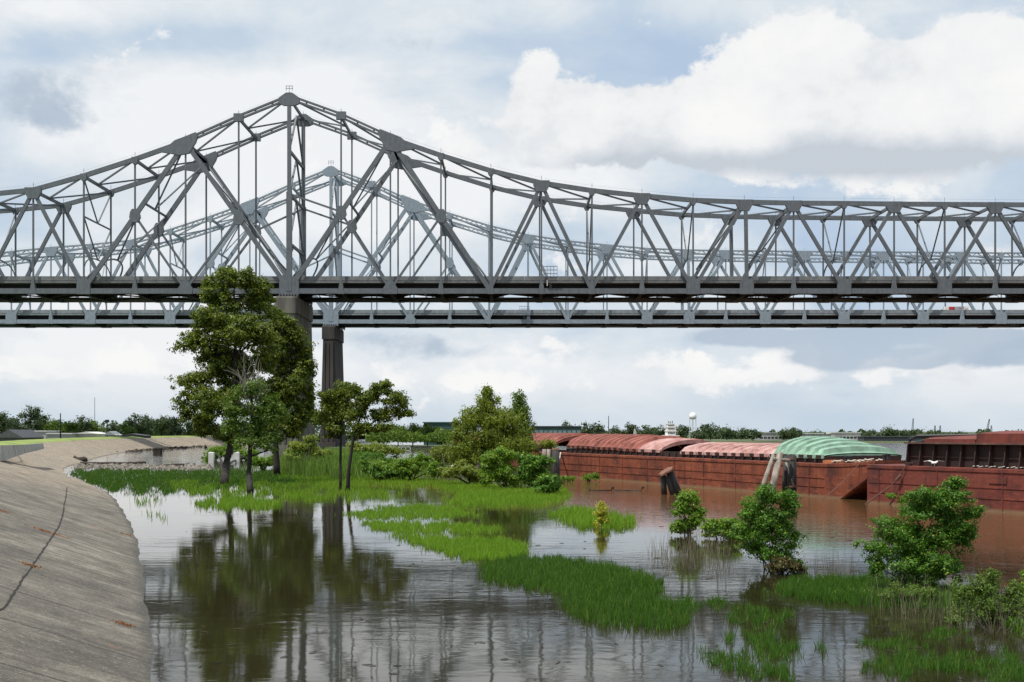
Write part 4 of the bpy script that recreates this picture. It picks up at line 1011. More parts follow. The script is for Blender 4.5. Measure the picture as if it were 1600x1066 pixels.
tfs = [((1190, 965), 42, 13, .34, 900, 'tuft below the middle shrub'), ((1120, 945), 26, 7, .28, 300, 'small tuft beside the deep green fringe'), ((1175, 1000), 45, 9, .26, 500, 'thin tuft between two larger tufts at the bottom'), ((1215, 1018), 50, 12, .34, 900, 'dense tuft near the bottom, right of centre'),
       ((1140, 1035), 60, 14, .26, 700, 'loose tuft at the bottom, right of centre'), ((1200, 1052), 60, 14, .3, 1000, 'dense tuft cut by the bottom edge'), ((1400, 1010), 38, 9, .26, 600, 'low tuft before the dark thicket reflection'), ((1475, 994), 26, 8, .24, 500, 'small bright tuft under the right thicket'),
       ((1480, 1040), 90, 16, .28, 2200, 'broad tuft filling the lower right'), ((1580, 1050), 60, 20, .3, 1800, 'corner tuft at the lower right'), ((1390, 1045), 50, 12, .26, 700, 'patchy tuft left of the broad lower right one'), ((1075, 945), 20, 8, .3, 300, 'tiny tuft at the end of the green fringe')]
for (c, rx, ry, h, n, lab) in tfs:
    sub = RNG.normal(size=(max(6, n//26), 2))*np.array([rx, ry])*.55+np.array(c); n = int(n*.75); q = sub[RNG.integers(0, len(sub), n)]+RNG.normal(size=(n, 2))*np.array([4, 1.4])
    q = q[q[:, 1] > 900]; Y = F*ZC/(q[:, 1]-HY); C = np.stack([(q[:, 0]-CX)*Y/F, Y, np.full(len(q), -.02)], 1)
    o = quads('grass_tuft', blades(C, h*.8, np.maximum(.012, 1.2*Y/F), .45), M['grass_deep_shade']); tag(o, 'grass '+lab, 'grass', kind='stuff')
field('reeds', [(440, 738), (452, 722), (500, 718), (560, 716), (590, 720), (592, 745), (560, 748), (480, 745)], 3.4, 2.3, 'reed', 'tall green reed bed between the dark tree and the thicket', 'reeds', z=.05, lean=.25, wpx=1.5)
field('reeds', [(585, 722), (640, 726), (700, 732), (720, 745), (640, 747), (585, 747)], 3.2, 1.0, 'reed', 'lower tangled reeds right of the thin trunked trees', 'reeds', z=.05, lean=.35, wpx=1.5)
for (poly, n, h, lab) in (([(1010, 865), (1060, 850), (1130, 852), (1150, 880), (1100, 892), (1040, 888)], 420, 1.0, 'bare grey stalks in water left of the middle shrub'), ([(1255, 905), (1280, 880), (1335, 880), (1345, 905), (1310, 912)], 130, 1.0, 'bare grey stalks in water between the two right shrubs'), ([(1330, 950), (1400, 930), (1600, 940), (1640, 1000), (1480, 985)], 700, .9, 'dry upright stalks in the right thicket'), ([(640, 752), (700, 745), (745, 750), (740, 760)], 200, 1.3, 'pale dry stalks at the foot of the willow')):
    q = np.stack([RNG.uniform(min(p[0] for p in poly), max(p[0] for p in poly), n*3), RNG.uniform(min(p[1] for p in poly), max(p[1] for p in poly), n*3)], 1)
    q = q[inpoly(q[:, 0], q[:, 1], poly)][:n]; Y = F*ZC/(q[:, 1]-HY); C = np.stack([(q[:, 0]-CX)*Y/F, Y, np.full(len(q), -.05)], 1)
    o = quads('stalks', blades(C, h, np.maximum(.008, .55*Y/F), .3), M['dry']); tag(o, lab, 'stalks', kind='stuff')

mb = MB()
for _ in range(170):
    px, py = random.uniform(250, 1600), 780+280*random.random()**1.3; q = G(px, py, .01); a = random.uniform(0, 3.14); ln = random.uniform(.04, .22)
    mb.tube([q-Vector((math.cos(a)*ln, math.sin(a)*ln, 0)), q+Vector((.02, .02, .012)), q+Vector((math.cos(a)*ln, math.sin(a)*ln*.8, .0))], [.008, .014, .006], 4)
tag(mb.build('floating_twigs', M['drift_wood']), 'scattered small twigs and flecks drifting on the flood water', 'debris', kind='stuff')
# ------------------------------------------------------------ mud bank under the trees and thickets
mk = MB(); poly = [G(*q) for q in ((446, 742), (520, 744), (600, 746), (690, 752), (760, 758), (830, 766), (872, 772), (876, 760), (840, 742), (790, 730), (700, 722), (600, 718), (520, 714), (455, 716), (440, 728))]
cen = sum((Vector(q) for q in poly), Vector())/len(poly)
mk.add([(q.x, q.y, -.15) for q in poly]+[((q.x-cen.x)*.86+cen.x, (q.y-cen.y)*.86+cen.y, .22) for q in poly], [(i, (i+1) % 15, (i+1) % 15+15, i+15) for i in range(15)]+[tuple(range(15, 30))])
struct(mk.build('mud_bank', M['soil']))

# ------------------------------------------------------------ trees
YT = 141
make_tree('leafy_tree', 'tallest dark green tree with slanting trunk standing in the flood', 'tree',
  [([G(350, 757), P(354, 725, YT), P(361, 690, YT), P(362, 640, YT), P(368, 560, YT), P(366, 450, YT)], [.52, .42, .36, .3, .2, .06])],
  pxblobs([(362, 428, 22, 18), (380, 436, 20, 18), (340, 452, 26, 24), (405, 448, 24, 16, 1), (352, 485, 42, 30), (408, 478, 28, 26, 2), (325, 512, 34, 26), (385, 520, 44, 34, -2), (298, 535, 24, 20), (340, 560, 48, 34, 1), (310, 600, 32, 24), (292, 630, 22, 22), (338, 640, 44, 34, -1), (370, 600, 40, 44, 2), (318, 665, 26, 18), (395, 560, 40, 34, 2), (350, 680, 26, 12)], YT, .75),
  84000, .15, .42, 'leaf_dark', limbs=46, per=34, upbias=.35, shell=.34, lobes=11)
make_tree('leafy_tree', 'dark green tree with upright trunk, just right of the tallest one', 'tree',
  [([G(433, 742), P(431, 700, 168), P(428, 650, 166), P(432, 590, 162), P(438, 520, 160)], [.5, .4, .32, .22, .06])],
  pxblobs([(438, 498, 26, 22), (455, 515, 24, 20), (438, 535, 34, 28), (470, 550, 24, 28, 1), (418, 560, 34, 30), (462, 590, 32, 34), (478, 575, 16, 30), (430, 620, 40, 38, -1), (470, 640, 26, 32), (450, 672, 36, 22), (420, 670, 30, 20), (484, 620, 10, 24)], 162, .75),
  56000, .165, .46, 'leaf_dark', limbs=34, per=34, upbias=.35, shell=.34, lobes=11)
tC = make_tree('leafy_tree', 'smaller greener tree with bare pale dead branches, in front of the dark pair', 'tree',
  [([G(391, 768), P(389, 740, 124), P(391, 700, 124), P(394, 660, 124), P(393, 630, 124), P(396, 600, 124)], [.36, .27, .22, .17, .12, .05])],
  pxblobs([(372, 640, 24, 22), (400, 655, 34, 26), (425, 640, 26, 20), (385, 680, 30, 20), (415, 690, 26, 16), (362, 668, 14, 16), (395, 610, 30, 16)], 124, .8),
  13000, .14, .5, 'leaf_mid', limbs=26, per=24, upbias=.3, shell=.5, lobes=7)
mb = MB()
for k in range(15):
    a = P(393+random.uniform(-4, 4), random.uniform(610, 665), 123.5); ang = random.uniform(-1.15, 1.15); ln = random.uniform(30, 62)
    e = P(393+ln*math.sin(ang)*1.05, 618-ln*math.cos(ang)*.95, 122+random.uniform(-2, 2)); pts = limb(mb, a, e, .045, .012, .16, 4)
    for _ in range(3):
        s = pts[random.randint(2, 5)]; mb_e = s+(e-a)*random.uniform(.2, .4)+Vector((random.uniform(-1, 1), random.uniform(-1, 1), random.uniform(-.3, 1)))*.8; limb(mb, s, mb_e, .03, .012, .08, 3, 4)
mb.build('dead_branches', M['bark_pale'], tC)
make_tree('slender_tree', 'thin straight trunked tree before the paler bridge pier', 'tree',
  [([G(532, 766), P(532, 720, 124), P(533, 670, 124), P(531, 620, 124)], [.16, .14, .11, .04])],
  pxblobs([(515, 625, 22, 20), (535, 612, 22, 16), (510, 655, 22, 18), (538, 645, 22, 20), (525, 672, 22, 12)], 124, .8), 15000, .125, .36, 'leaf_dark', limbs=22, per=28, upbias=.35, lobes=9)
make_tree('slender_tree', 'broad crowned thin tree with bent trunk, right of the straight one', 'tree',
  [([G(543, 768), P(545, 735, 121), P(551, 690, 121), P(560, 660, 121), P(572, 625, 121)], [.24, .18, .15, .11, .04]), ([P(551, 690, 121), P(575, 665, 121), P(610, 645, 121)], [.1, .08, .03])],
  pxblobs([(598, 607, 24, 13), (575, 622, 22, 14), (610, 628, 24, 16), (627, 647, 18, 9), (560, 640, 20, 16), (590, 650, 24, 13, 1), (565, 668, 24, 12), (600, 670, 20, 7), (555, 610, 12, 12)], 121, .8), 17000, .12, .34, 'leaf_dark', limbs=40, per=28, upbias=.35, shell=.5, lobes=8)
make_tree('willow_tree', 'broad olive green willow beside the red covered barge end', 'tree',
  [([G(745, 756), P(748, 720, 150), P(755, 680, 150), P(762, 640, 150)], [.3, .24, .18, .06]), ([P(748, 728, 150), P(730, 690, 150), P(728, 660, 150)], [.18, .12, .05]), ([P(750, 725, 150), P(780, 690, 150), P(790, 650, 150)], [.18, .12, .05])],
  pxblobs([(758, 630, 16, 16), (770, 640, 22, 22), (738, 655, 24, 22), (775, 665, 36, 28), (740, 690, 36, 26), (785, 695, 34, 26), (718, 672, 14, 18), (755, 720, 46, 22), (795, 660, 24, 26), (755, 650, 30, 24), (800, 690, 30, 24), (722, 700, 22, 18), (762, 612, 8, 10)], 150, .8), 44000, .135, .42, 'leaf_willow', limbs=26, droop=.45, upbias=.1, per=30, lobes=14)
make_tree('willow_tree', 'narrow darker willow rising just behind the right of the broad one', 'tree',
  [([G(812, 746), P(812, 700, 160), P(811, 650, 160), P(811, 615, 160)], [.28, .2, .13, .04])],
  pxblobs([(810, 622, 11, 15), (813, 642, 18, 18), (816, 665, 18, 22), (810, 690, 24, 20)], 160, .8), 9000, .15, .5, 'leaf_mid', limbs=14, droop=.5, upbias=.1, per=28)
def shrub(name, label, base, blobs, nleaf, ls, clump, mat, Y=None, stems=7, cat='shrub', **kw):
    c = G(*base); Y = Y or c.y
    kw.setdefault('lobes', 9); tr = []
    for k in range(stems):
        bx_ = blobs[k % len(blobs)]; e = P(bx_[0], bx_[1], Y); st = c+Vector((random.uniform(-.3, .3), random.uniform(-.3, .3), -.1))
        tr.append(([st, st.lerp(e, .5)+Vector((random.uniform(-.15, .15), 0, .1)), e], [.035*Y/60, .025*Y/60, .01*Y/60]))
    return make_tree(name, label, cat, tr, pxblobs(blobs, Y, .8), nleaf, ls, clump, mat, limbs=kw.pop('limbs', 16), twig=.006*Y/60, **kw)
shrub('shrub', 'large green shrub with a ragged top before the maroon barge', (1440, 928), [(1440, 775, 38, 16), (1490, 785, 34, 20), (1460, 800, 50, 22), (1515, 800, 20, 14), (1400, 830, 40, 22), (1440, 845, 50, 30), (1490, 840, 40, 28), (1375, 855, 28, 22), (1510, 835, 22, 16), (1420, 880, 46, 28), (1470, 885, 40, 26), (1372, 885, 20, 20), (1495, 756, 14, 10), (1482, 768, 22, 12), (1430, 915, 50, 14), (1450, 870, 50, 30), (1480, 820, 34, 24)], 62000, .045, .16, 'leaf_shrub', stems=12, limbs=40, per=32, lobes=13)
shrub('shrub', 'green shrub in front of the leaning grey piles', (1205, 892), [(1205, 775, 26, 16), (1230, 790, 18, 18), (1175, 795, 22, 16), (1200, 815, 38, 22), (1225, 830, 24, 20), (1180, 845, 30, 22), (1210, 865, 40, 22), (1168, 822, 20, 16), (1240, 880, 24, 12)], 36000, .049, .17, 'leaf_shrub', stems=9, limbs=30, per=32, lobes=12)
shrub('shrub', 'low reddish leafed bush under the shrub before the grey piles', (1225, 897), [(1215, 880, 24, 12), (1245, 886, 14, 8)], 2600, .06, .14, 'leaf_red', stems=5)
shrub('shrub', 'small pale green bush standing alone in water below the capped posts', (1075, 837), [(1076, 778, 16, 10), (1068, 795, 18, 12), (1085, 798, 16, 12), (1078, 818, 22, 12), (1060, 825, 14, 9)], 6500, .085, .2, 'leaf_bright', stems=6)
shrub('shrub', 'low pale leafy bush between the small bush and the pile side shrub', (1125, 842), [(1115, 826, 22, 12), (1140, 822, 18, 12), (1150, 840, 20, 12)], 5000, .085, .2, 'leaf_bright', stems=5)
shrub('sapling', 'little yellow leafed sapling on the small grass raft', (940, 824), [(940, 793, 7, 7), (938, 804, 9, 7), (943, 813, 9, 7), (937, 820, 8, 5)], 1600, .075, .16, 'leaf_yellow', stems=4, cat='sapling')
shrub('shrub', 'tangled weedy thicket at the right edge beyond the grass', (1560, 990), [(1500, 930, 22, 24), (1545, 920, 30, 24), (1590, 935, 30, 30), (1530, 955, 34, 22), (1580, 970, 40, 22), (1630, 950, 40, 40), (1495, 962, 18, 14), (1548, 898, 14, 10)], 20000, .036, .13, 'leaf_mid', Y=38, stems=7, limbs=16, per=16)
shrub('shrub', 'low weedy growth with dry stems below the large right shrub', (1440, 948), [(1400, 925, 30, 12), (1450, 932, 34, 14), (1490, 940, 24, 14), (1425, 940, 30, 9)], 9000, .036, .12, 'leaf_mid', Y=42, stems=5, limbs=8)
shrub('shrub', 'bright yellow green bush touching the right edge of the picture', (1615, 985), [(1608, 915, 14, 30), (1612, 950, 14, 24)], 3000, .045, .12, 'leaf_bright', Y=37)
shrub('shrub', 'bright green shrub right below the willow', (790, 765), [(775, 725, 26, 16), (795, 745, 26, 16), (765, 745, 20, 14), (790, 712, 18, 10)], 7500, .14, .34, 'leaf_bright')
shrub('shrub', 'dark green shrub near the round pile at the barge end', (835, 765), [(830, 725, 26, 14), (845, 745, 22, 16), (820, 745, 20, 16), (850, 720, 16, 10)], 8000, .13, .34, 'leaf_shrub')
shrub('shrub', 'rounded dark bush lowest at the brown water edge', (858, 774), [(856, 752, 20, 13), (850, 762, 20, 9), (868, 760, 12, 9)], 5500, .12, .3, 'leaf_shrub')
shrub('shrub', 'yellowish green bush left of the bright shrub', (735, 758), [(730, 735, 24, 16), (700, 740, 20, 12), (750, 745, 16, 10)], 6000, .13, .32, 'leaf_willow')
shrub('shrub', 'olive bush showing before the red covers', (862, 742), [(835, 697, 20, 8), (860, 694, 16, 7), (818, 702, 18, 10)], 3500, .13, .34, 'leaf_willow', Y=158)
shrub('shrub', 'weedy bright bush in the reed bed, centre', (640, 752), [(630, 728, 30, 12), (660, 722, 24, 12), (600, 730, 24, 12), (680, 735, 22, 10)], 8000, .14, .36, 'leaf_bright')
shrub('shrub', 'dark leafed low bush at the front of the reed bed', (600, 752), [(590, 738, 30, 8), (620, 742, 30, 8), (575, 728, 12, 14)], 6000, .13, .3, 'leaf_shrub')
shrub('shrub', 'yellow olive bush glowing between the second trunk and the pier', (480, 742), [(478, 700, 26, 14), (500, 712, 24, 12), (465, 715, 20, 12), (485, 690, 14, 8)], 7000, .16, .42, 'leaf_willow', Y=175)
shrub('shrub', 'light green bush behind the left white posts', (350, 728), [(340, 706, 18, 14), (365, 702, 22, 14), (385, 712, 20, 12), (330, 715, 12, 10)], 6500, .2, .5, 'leaf_bright', Y=250)
shrub('shrub', 'low yellow green bush right of the dead branched tree foot', (410, 735), [(405, 722, 16, 9), (425, 720, 14, 9)], 2500, .16, .4, 'leaf_bright', Y=185)
shrub('shrub', 'pale shrub at the right of the reed bed, beyond the thin trees', (590, 722), [(585, 702, 26, 10), (612, 706, 22, 9), (560, 700, 20, 9)], 5500, .17, .45, 'leaf_willow', Y=200)
shrub('shrub', 'feathery olive shrub left against the broad willow', (700, 750), [(690, 705, 16, 12), (705, 715, 20, 14), (680, 722, 18, 10)], 4500, .13, .34, 'leaf_willow', Y=158, droop=.3)
shrub('shrub', 'little weed clump at the foot of the covered barge hull, left', (885, 752), [(888, 748, 12, 4)], 900, .1, .22, 'leaf_bright', stems=3)
shrub('shrub', 'little weed clump floating by the covered barge hull, right', (920, 752), [(920, 746, 12, 5), (930, 743, 6, 4)], 1100, .1, .22, 'leaf_bright', stems=3)
shrub('shrub', 'pale vine sprig hanging before the maroon hull', (1412, 785), [(1410, 782, 7, 5), (1392, 775, 8, 3)], 900, .07, .16, 'leaf_bright', Y=92, stems=3)
shrub('shrub', 'pale bush tip left of the leaning grey piles', (1165, 778), [(1168, 780, 14, 9)], 900, .09, .2, 'leaf_bright', stems=3)

shrub('shrub', 'tall bright cane clump left in the reed bed by the second trunk', (500, 742), [(470, 722, 18, 12), (500, 718, 24, 12), (535, 722, 22, 12)], 9000, .10, .3, 'leaf_bright', Y=185, limbs=6)
shrub('shrub', 'leafy green bush in the reed bed just right of the bent thin trunk', (580, 748), [(565, 715, 20, 12), (590, 720, 22, 12), (570, 732, 22, 10)], 7000, .11, .3, 'leaf_shrub', Y=165, limbs=6)
# trees beyond the levee and on the far bank
def far_tree(px, ptop, w_, Y, zg, label, group, mat='leaf_far', n=900, gap=0):
    n = int(n*1.8)
    ht = 6+(HY-ptop)*Y/F-zg; base = Vector(((px-CX)*Y/F, Y, zg)); R = w_*Y/F/2
    lobes = []
    for k in range(7):
        a = random.uniform(0, 6.28); lobes.append(((base.x+R*.6*math.cos(a), base.y+R*.4*math.sin(a), zg+ht*random.uniform(.35, .8)), (R*.5, R*.45, ht*.17)))
    lobes.append(((base.x+random.uniform(-.2, .2)*R, base.y, zg+ht*.86), (R*.4, R*.4, ht*.14)))
    lobes.append(((base.x, base.y, zg+ht*.45), (R*.85, R*.6, ht*.3)))
    return make_tree('broadleaf_tree', label, 'tree', [([base, base+Vector((0, 0, ht*.5)), base+Vector((0, 0, ht*.8))], [ht*.025, ht*.018, ht*.006])], lobes, n, Y*.0008, Y*.0026, mat, limbs=5, per=22, upbias=.35, group=group, shell=.5, twig=.05)
lt = [(2, 641, 34, 'dark tree at the left edge beyond the levee'), (28, 650, 34, 'low dark tree above the grey gabled roof'), (47, 634, 28, 'tallest tree beyond the levee, left of the utility pole'), (70, 647, 30, 'round tree directly left of the utility pole'), (86, 655, 26, 'lighter green tree just left of the utility pole foot'),
      (108, 658, 34, 'low light green tree right of the utility pole'), (127, 650, 24, 'dark round tree left of the tall mast'), (150, 657, 34, 'light green tree at the foot of the tall mast'), (176, 662, 22, 'low dark tree beside the street lamp'), (195, 662, 26, 'pale green tree right of the street lamp'),
      (212, 645, 34, 'large dark tree in the middle of the clump before the concrete bend'), (232, 648, 34, 'dark rounded tree at the right of the large clump tree'), (252, 649, 30, 'dark tree near the crown of the tallest foreground tree'), (272, 650, 30, 'dark tree half hidden by the tallest foreground tree'), (300, 655, 30, 'dark tree behind the foreground trunk'), (240, 668, 40, 'low bushy tree above the far levee grass')]
for i, (px, pt, w_, lab) in enumerate(lt):
    far_tree(px, pt, w_+6, 520+18*(i % 4), .9, lab, 'trees beyond the levee', 'leaf_far' if i not in (4, 5, 7, 9) else 'leaf_mid', 1500)
for i, (px, pt, w_, lab) in enumerate([(322, 660, 34, 'dark tree behind the foot of the tallest tree'), (350, 664, 34, 'dark tree seen between the foreground trunks, left'), (380, 666, 34, 'dark tree seen between the foreground trunks, right'), (412, 668, 34, 'dark tree left of the darker bridge pier'), (445, 666, 34, 'dark tree right against the darker bridge pier'), (475, 668, 30, 'dark tree between the two bridge piers')]): far_tree(px, pt, w_+8, 560+8*i, .9, lab, 'trees beyond the levee', 'leaf_far', 1500)
mid = [(600, 668, 26, 'dark tree low behind the broad crowned thin tree'), (622, 664, 30, 'green tree on the far shore left of the dark warehouse'), (645, 662, 30, 'green tree against the left end of the dark warehouse'), (668, 664, 30, 'green tree hiding the lower left of the dark warehouse'), (690, 675, 26, 'low green tree below the dark warehouse')]
for i, (px, pt, w_, lab) in enumerate(mid): far_tree(px, pt, w_+6, 400+10*i, .7, lab, 'trees on the opposite shore left of the willow', 'leaf_mid', 1800)
mk = MB(); a = [(-60, 390), (-18, 382), (6, 400), (10, 470), (-60, 480)]; mk.add([(x, y, .65) for x, y in a]+[(x, y, -.5) for x, y in a], [tuple(range(5))]+[(i, i+5, (i+1) % 5+5, (i+1) % 5) for i in range(5)]); struct(mk.build('opposite_bank', M['far_ground']))
rt = [(885, 657, 22, 'round tree standing above the long green shed'), (915, 661, 22, 'tree at the right end of the long green shed'), (932, 661, 18, 'tree left of the thin dark mast'), (962, 668, 22, 'low tree right of the thin dark mast'), (985, 661, 26, 'broad dark tree above the faded red covers'), (1005, 664, 24, 'dark tree left of the white wheelhouse'), (1030, 666, 22, 'dark tree touching the white wheelhouse'),
      (1068, 665, 18, 'tree between the white wheelhouse and the water tower'), (1092, 672, 18, 'low tree under the water tower'), (1110, 661, 26, 'tall twin topped tree right of the water tower'), (1135, 670, 24, 'low tree above the pink covers'), (1158, 670, 24, 'dark tree left of the pale warehouse'), (1178, 671, 20, 'dark tree touching the pale warehouse'),
      (1228, 670, 28, 'broad dark tree right of the pale warehouse'), (1242, 672, 18, 'small dark tree before the mint green covers'), (1272, 675, 24, 'low tree beyond the mint green cover top'), (1365, 673, 14, 'small tree above the mint green covers right'), (1388, 668, 22, 'tall topped tree above the far wharf'), (1408, 672, 22, 'tree right of the tall topped one on the far wharf'), (1430, 672, 26, 'rounded tree left of the lattice cranes'), (1452, 674, 24, 'low tree left below the first lattice cranes'),
      (1482, 677, 14, 'small distant tree by the lattice cranes'), (1500, 676, 16, 'small distant round tree between two cranes'), (1540, 678, 16, 'small distant tree under the slanting crane'), (1588, 674, 20, 'distant tree above the rusty stacked covers')]
for i, (px, pt, w_, lab) in enumerate(rt): far_tree(px, pt, w_+5, 690+25*(i % 4), .7, lab, 'trees on the far river bank', 'leaf_far', 700)
# continuous wood behind
def wood(px0, px1, Y, top, zg, name, label, n):
    x = RNG.uniform(px0, px1, n); tt = top+4*np.sin(x*.06)+3*np.sin(x*.17+1)+2*np.sin(x*.41); y = tt+(1-RNG.uniform(0, 1, n)**.6)*0+RNG.uniform(0, 1, n)*(690-tt)
    Yv = Y+RNG.uniform(-15, 15, n); C = np.stack([(x-CX)*Yv/F, Yv, np.maximum(zg, 6+(HY-y)*Yv/F)], 1)
    tag(quads(name, leaf_quads(C, Y*.0013, .5), M['leaf_mid' if Y < 450 else 'leaf_far']), label, 'woods', kind='stuff')
wood(-60, 560, 640, 662, .9, 'woodland', 'dark continuous belt of far woods beyond the levee', 9000)
wood(572, 722, 400, 674, .7, 'thicket', 'dense green thicket along the opposite shore under the dark warehouse', 6000)
wood(830, 1620, 830, 677, .7, 'woodland', 'low dark belt of woods along the far river bank', 14000)

# ------------------------------------------------------------ distant buildings and masts
def building(name, x0, x1, ptop, Y, dep, zg, label, wall, roof, gable=0, windows=0, wpos=(.35, .75)):
    X0, X1 = (x0-CX)*Y/F, (x1-CX)*Y/F; zt = 6+(HY-ptop)*Y/F; t = thing(name, ((X0+X1)/2, Y, zg), label, 'building')
    b = MB(); b.box(X0, X1, Y, Y+dep, zg-.3, zt); wl = b.build('wall', M[wall], t)
    b = MB()
    if gable: b.loft([[(X0-.4, Y-.4, zt), ((X0+X1)/2, Y-.4, zt+gable), (X1+.4, Y-.4, zt)], [(X0-.4, Y+dep+.4, zt), ((X0+X1)/2, Y+dep+.4, zt+gable), (X1+.4, Y+dep+.4, zt)]])
    else: b.box(X0-.4, X1+.4, Y-.4, Y+dep+.4, zt, zt+.4)
    b.build('roof', M[roof], t)
    for k in range(windows):
        a = X0+(X1-X0)*(k+.12)/windows; c = X0+(X1-X0)*(k+.88)/windows
        w_ = MB(); w_.box(a, c, Y-.05, Y+.01, zg+(zt-zg)*wpos[0], zg+(zt-zg)*wpos[1]); w_.build('window', M['green_glazing' if 'green' in wall else 'glass'], t)
    return t
building('warehouse', 662, 716, 661, 480, 40, .7, 'dark green windowless warehouse beyond the river, left of the willow', 'green_siding', 'green_siding')
building('transit_shed', 820, 908, 667, 620, 30, .7, 'long dark green shed with a row of pale windows behind red covers', 'green_siding', 'dark_roof', 0, 12, (.45, .75))
building('shop', 45, 72, 674.5, 470, 14, .9, 'taller white flat roofed building beyond the levee', 'far_wall', 'far_roof')
building('shop', 74, 112, 678.5, 465, 14, .9, 'long white low roofed building beyond the levee', 'far_wall', 'far_roof')
building('shop', 116, 152, 678, 470, 14, .9, 'white building with a raised roof, below the tall mast', 'far_wall', 'far_roof', .8)
building('house', -6, 34, 684, 300, 14, .9, 'grey gabled house at the left edge behind the levee', 'dark_roof', 'dark_roof', 2.0, 2)
building('house', 163, 178, 680, 440, 8, .9, 'small pale gabled house by the street lamp', 'far_wall', 'far_roof', 1.4)
building('house', 182, 226, 681, 450, 8, .9, 'dark low building right of the street lamp', 'dark_roof', 'dark_roof', .8)
building('house', 300, 314, 682, 640, 10, .9, 'white house glimpsed behind the crown of the tallest tree', 'far_wall', 'far_roof', .8)
building('warehouse', 1187, 1222, 677, 720, 20, .7, 'pale flat warehouse on the far bank above pink covers', 'far_wall', 'far_wall', 0, 6, (.2, .5))
building('warehouse', 1250, 1300, 678, 760, 20, .7, 'pale long warehouse beyond the mint green covers', 'far_wall', 'far_roof', 0, 5, (.2, .4))
building('warehouse', 1305, 1345, 677, 750, 20, .7, 'pale wharf building with small dark windows right of the mint covers', 'far_wall', 'far_roof', 0, 7, (.2, .5))
building('wharf_building', 1350, 1440, 683, 655, 12, .3, 'long dark wharf with sheds at the far water edge', 'dark_roof', 'dark_roof', 0, 10, (.3, .6))
# pale mast, pole, lamp
def pole(name, px, ptop, Y, zg, r, label, cat, mat='dark_wood', arms=()):
    x = (px-CX)*Y/F; zt = 6+(HY-ptop)*Y/F; t = thing(name, (x, Y, zg), label, cat); b = MB(); b.tube([(x, Y, zg), (x, Y, zt)], [r, r*.6], 6); b.build('pole', M[mat], t)
    for (dz, w_, th) in arms: b = MB(); b.box(x-w_, x+w_, Y-.15, Y+.15, zt-dz-th, zt-dz); b.build('crossarm' if 'utility' in name else 'lamp_head', M[mat], t)
pole('radio_mast', 148, 621, 900, .9, .35, 'very tall thin grey mast over the trees at left', 'mast', 'steel_far')
pole('utility_pole', 94.5, 646, 430, .9, .32, 'dark utility pole with crossarms beyond the levee', 'pole', 'dark_wood', ((2.3, 1.3, .2), (3.2, 1.0, .2)))
pole('street_lamp', 167.5, 656, 440, .9, .22, 'street lamp with a boxy dark head beyond the levee', 'lamp', 'dark_wood', ((0, .7, .9),))
pole('utility_pole', 50, 668, 420, .9, .18, 'thin short pole before the white building at left', 'pole')
pole('utility_pole', 20, 660, 330, .9, .14, 'thin pole behind the grey gabled house', 'pole')
pole('radio_mast', 951, 650, 700, .7, .3, 'thin dark mast on the far bank above red covers', 'mast')
def water_tower(px, Y):
    x = (px-CX)*Y/F; t = thing('water_tower', (x, Y, .7), 'white round water tower on legs over the far bank', 'water tower'); zt = 6+(HY-644.5)*Y/F; R = 5.7*Y/F
    prof = [(0, 1), (.5, .86), (.85, .5), (1, .1), (1, -.35), (.8, -.7), (.35, -.95)]; H_ = R*1.0; zc = zt-H_
    b = MB(); b.loft([[(x+R*r*math.cos(a*math.pi/8), Y+R*r*math.sin(a*math.pi/8), zc+H_*z) for a in range(16)] for r, z in [(max(r, .02), z) for r, z in prof]]); b.build('tank', M['white'], t, True)
    b = MB(); b.tube([(x, Y, zc-H_*.3), (x, Y, zc-H_*.42)], R*1.06, 16); b.build('walkway', M['offwhite'], t)
    for k in range(6):
        a = k*math.pi/3+.3; b = MB(); b.tube([(x+R*.95*math.cos(a), Y+R*.95*math.sin(a), zc-H_*.3), (x+R*1.0*math.cos(a), Y+R*1.0*math.sin(a), .7)], R*.05, 5); b.build('leg', M['offwhite'], t)
    b = MB(); b.tube([(x, Y, zc-H_*.9), (x, Y, .7)], R*.13, 8); b.build('riser', M['offwhite'], t)
water_tower(1082.5, 760)
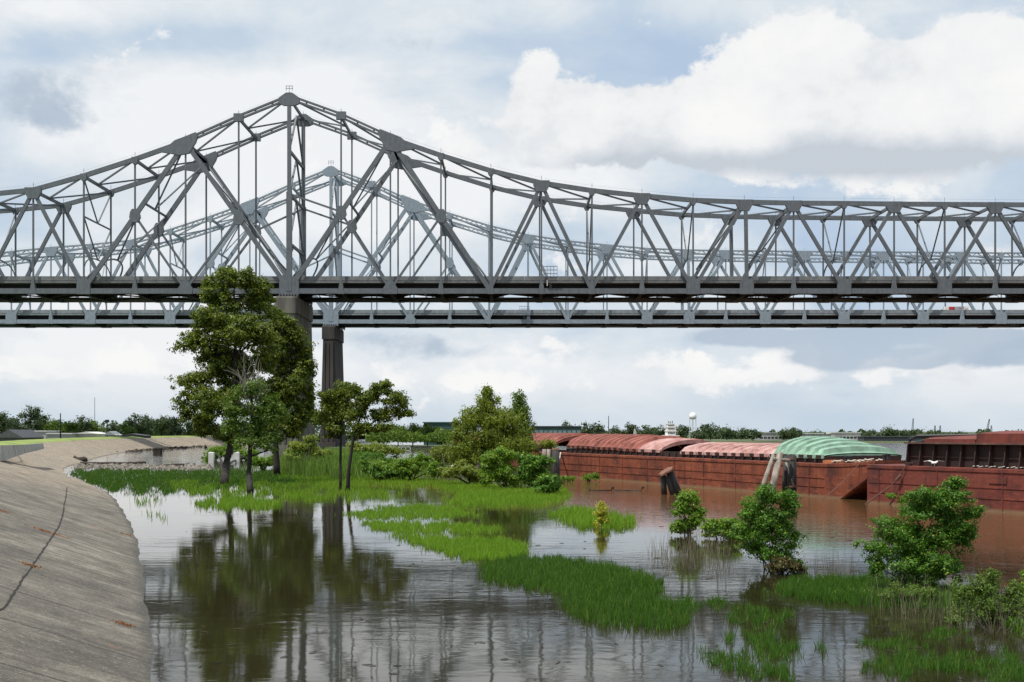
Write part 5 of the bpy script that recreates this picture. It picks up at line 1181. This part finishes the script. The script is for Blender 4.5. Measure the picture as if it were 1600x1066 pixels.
def towboat(px, Y):
    x = (px-CX)*Y/F; s = Y/F; t = thing('towboat', (x, Y, 0), 'white towboat with stacked wheelhouse moored beyond the barges', 'boat')
    b = MB(); b.box(x-14*s, x+14*s, Y-4, Y+4, -.3, 1.6); b.build('hull', M['black'], t)
    zz = [690, 681.5, 674, 668, 663]; ww = [11, 6.5, 6, 5.5]
    for k in range(4):
        b = MB(); z0, z1 = 6+(HY-zz[k])*s, 6+(HY-zz[k+1])*s; b.box(x-ww[k]*s, x+ww[k]*s, Y-3+.4*k, Y+3-.4*k, max(1.6, z0), z1); b.box(x-(ww[k]+.8)*s, x+(ww[k]+.8)*s, Y-3.4+.4*k, Y+3.4-.4*k, z1, z1+.2); d = b.build('cabin_deck', M['white'], t)
        wn = MB(); 
        for j in range(5):
            a = x-ww[k]*s*.85+ww[k]*s*1.7*j/5; wn.box(a, a+ww[k]*s*.24, Y-3.05+.4*k, Y-3+.4*k, max(1.6, z0)+(z1-z0)*.45, z0+(z1-z0)*.8)
        wn.build('cabin_windows', M['glass'], d)
    b = MB()
    for dx in (-2.5, 0, 3): b.tube([(x+dx*s, Y, 6+(HY-663)*s), (x+dx*s, Y, 6+(HY-659+abs(dx)*.4)*s)], .12, 4)
    b.build('mast', M['black'], t)
towboat(1047.5, 330)
def derrick(px, ptop, Y, lean, label, nm='crane'):
    x = (px-CX)*Y/F; s = Y/F; zt = 6+(HY-ptop)*s; t = thing(nm, (x, Y, .7), label, 'crane'); b = MB(); xt = x+lean*s
    for o in (-.9, .9): b.beam((x+o, Y, .7), (xt+o*.3, Y, zt), .35, .35)
    n = 9
    for k in range(n):
        z0, z1 = .7+(zt-.7)*k/n, .7+(zt-.7)*(k+1)/n; f0, f1 = k/n, (k+1)/n; w0, w1 = .9-.6*f0, .9-.6*f1; sg = 1 if k % 2 else -1
        b.beam((x+(xt-x)*f0+w0*sg, Y, z0), (x+(xt-x)*f1-w1*sg, Y, z1), .22, .22)
    b.build('lattice_boom', M['steel_near'], t)
    b = MB(); b.box(x-3, x+3, Y-2, Y+2, .7, 4.5); b.build('crane_house', M['dark_roof'], t)
derrick(1425, 654, 1000, 2, 'faint thin crane over the far wharf, leftmost of the distant cranes'); derrick(1461, 665, 900, 0, 'short upright crane, left of a close pair'); derrick(1469, 665, 900, 0, 'short upright crane, right of a close pair')
derrick(1540, 655, 900, 6, 'tall slanting crane above the rusty stacked covers'); derrick(1549, 665, 950, 0, 'short faint crane right beside the tall slanting one')
for (px, lab) in ((992, 'slim white A frame derrick rig left of the wheelhouse'), ):
    Y = 400; x = (px-CX)*Y/F; s = Y/F; b = MB()
    for dx in (-6, -2, 3, 6): b.beam((x+dx*s, Y, 1), (x, Y, 6+(HY-667)*s), .16, .16)
    tag(b.build('derrick_rig', M['offwhite']), lab, 'derrick')
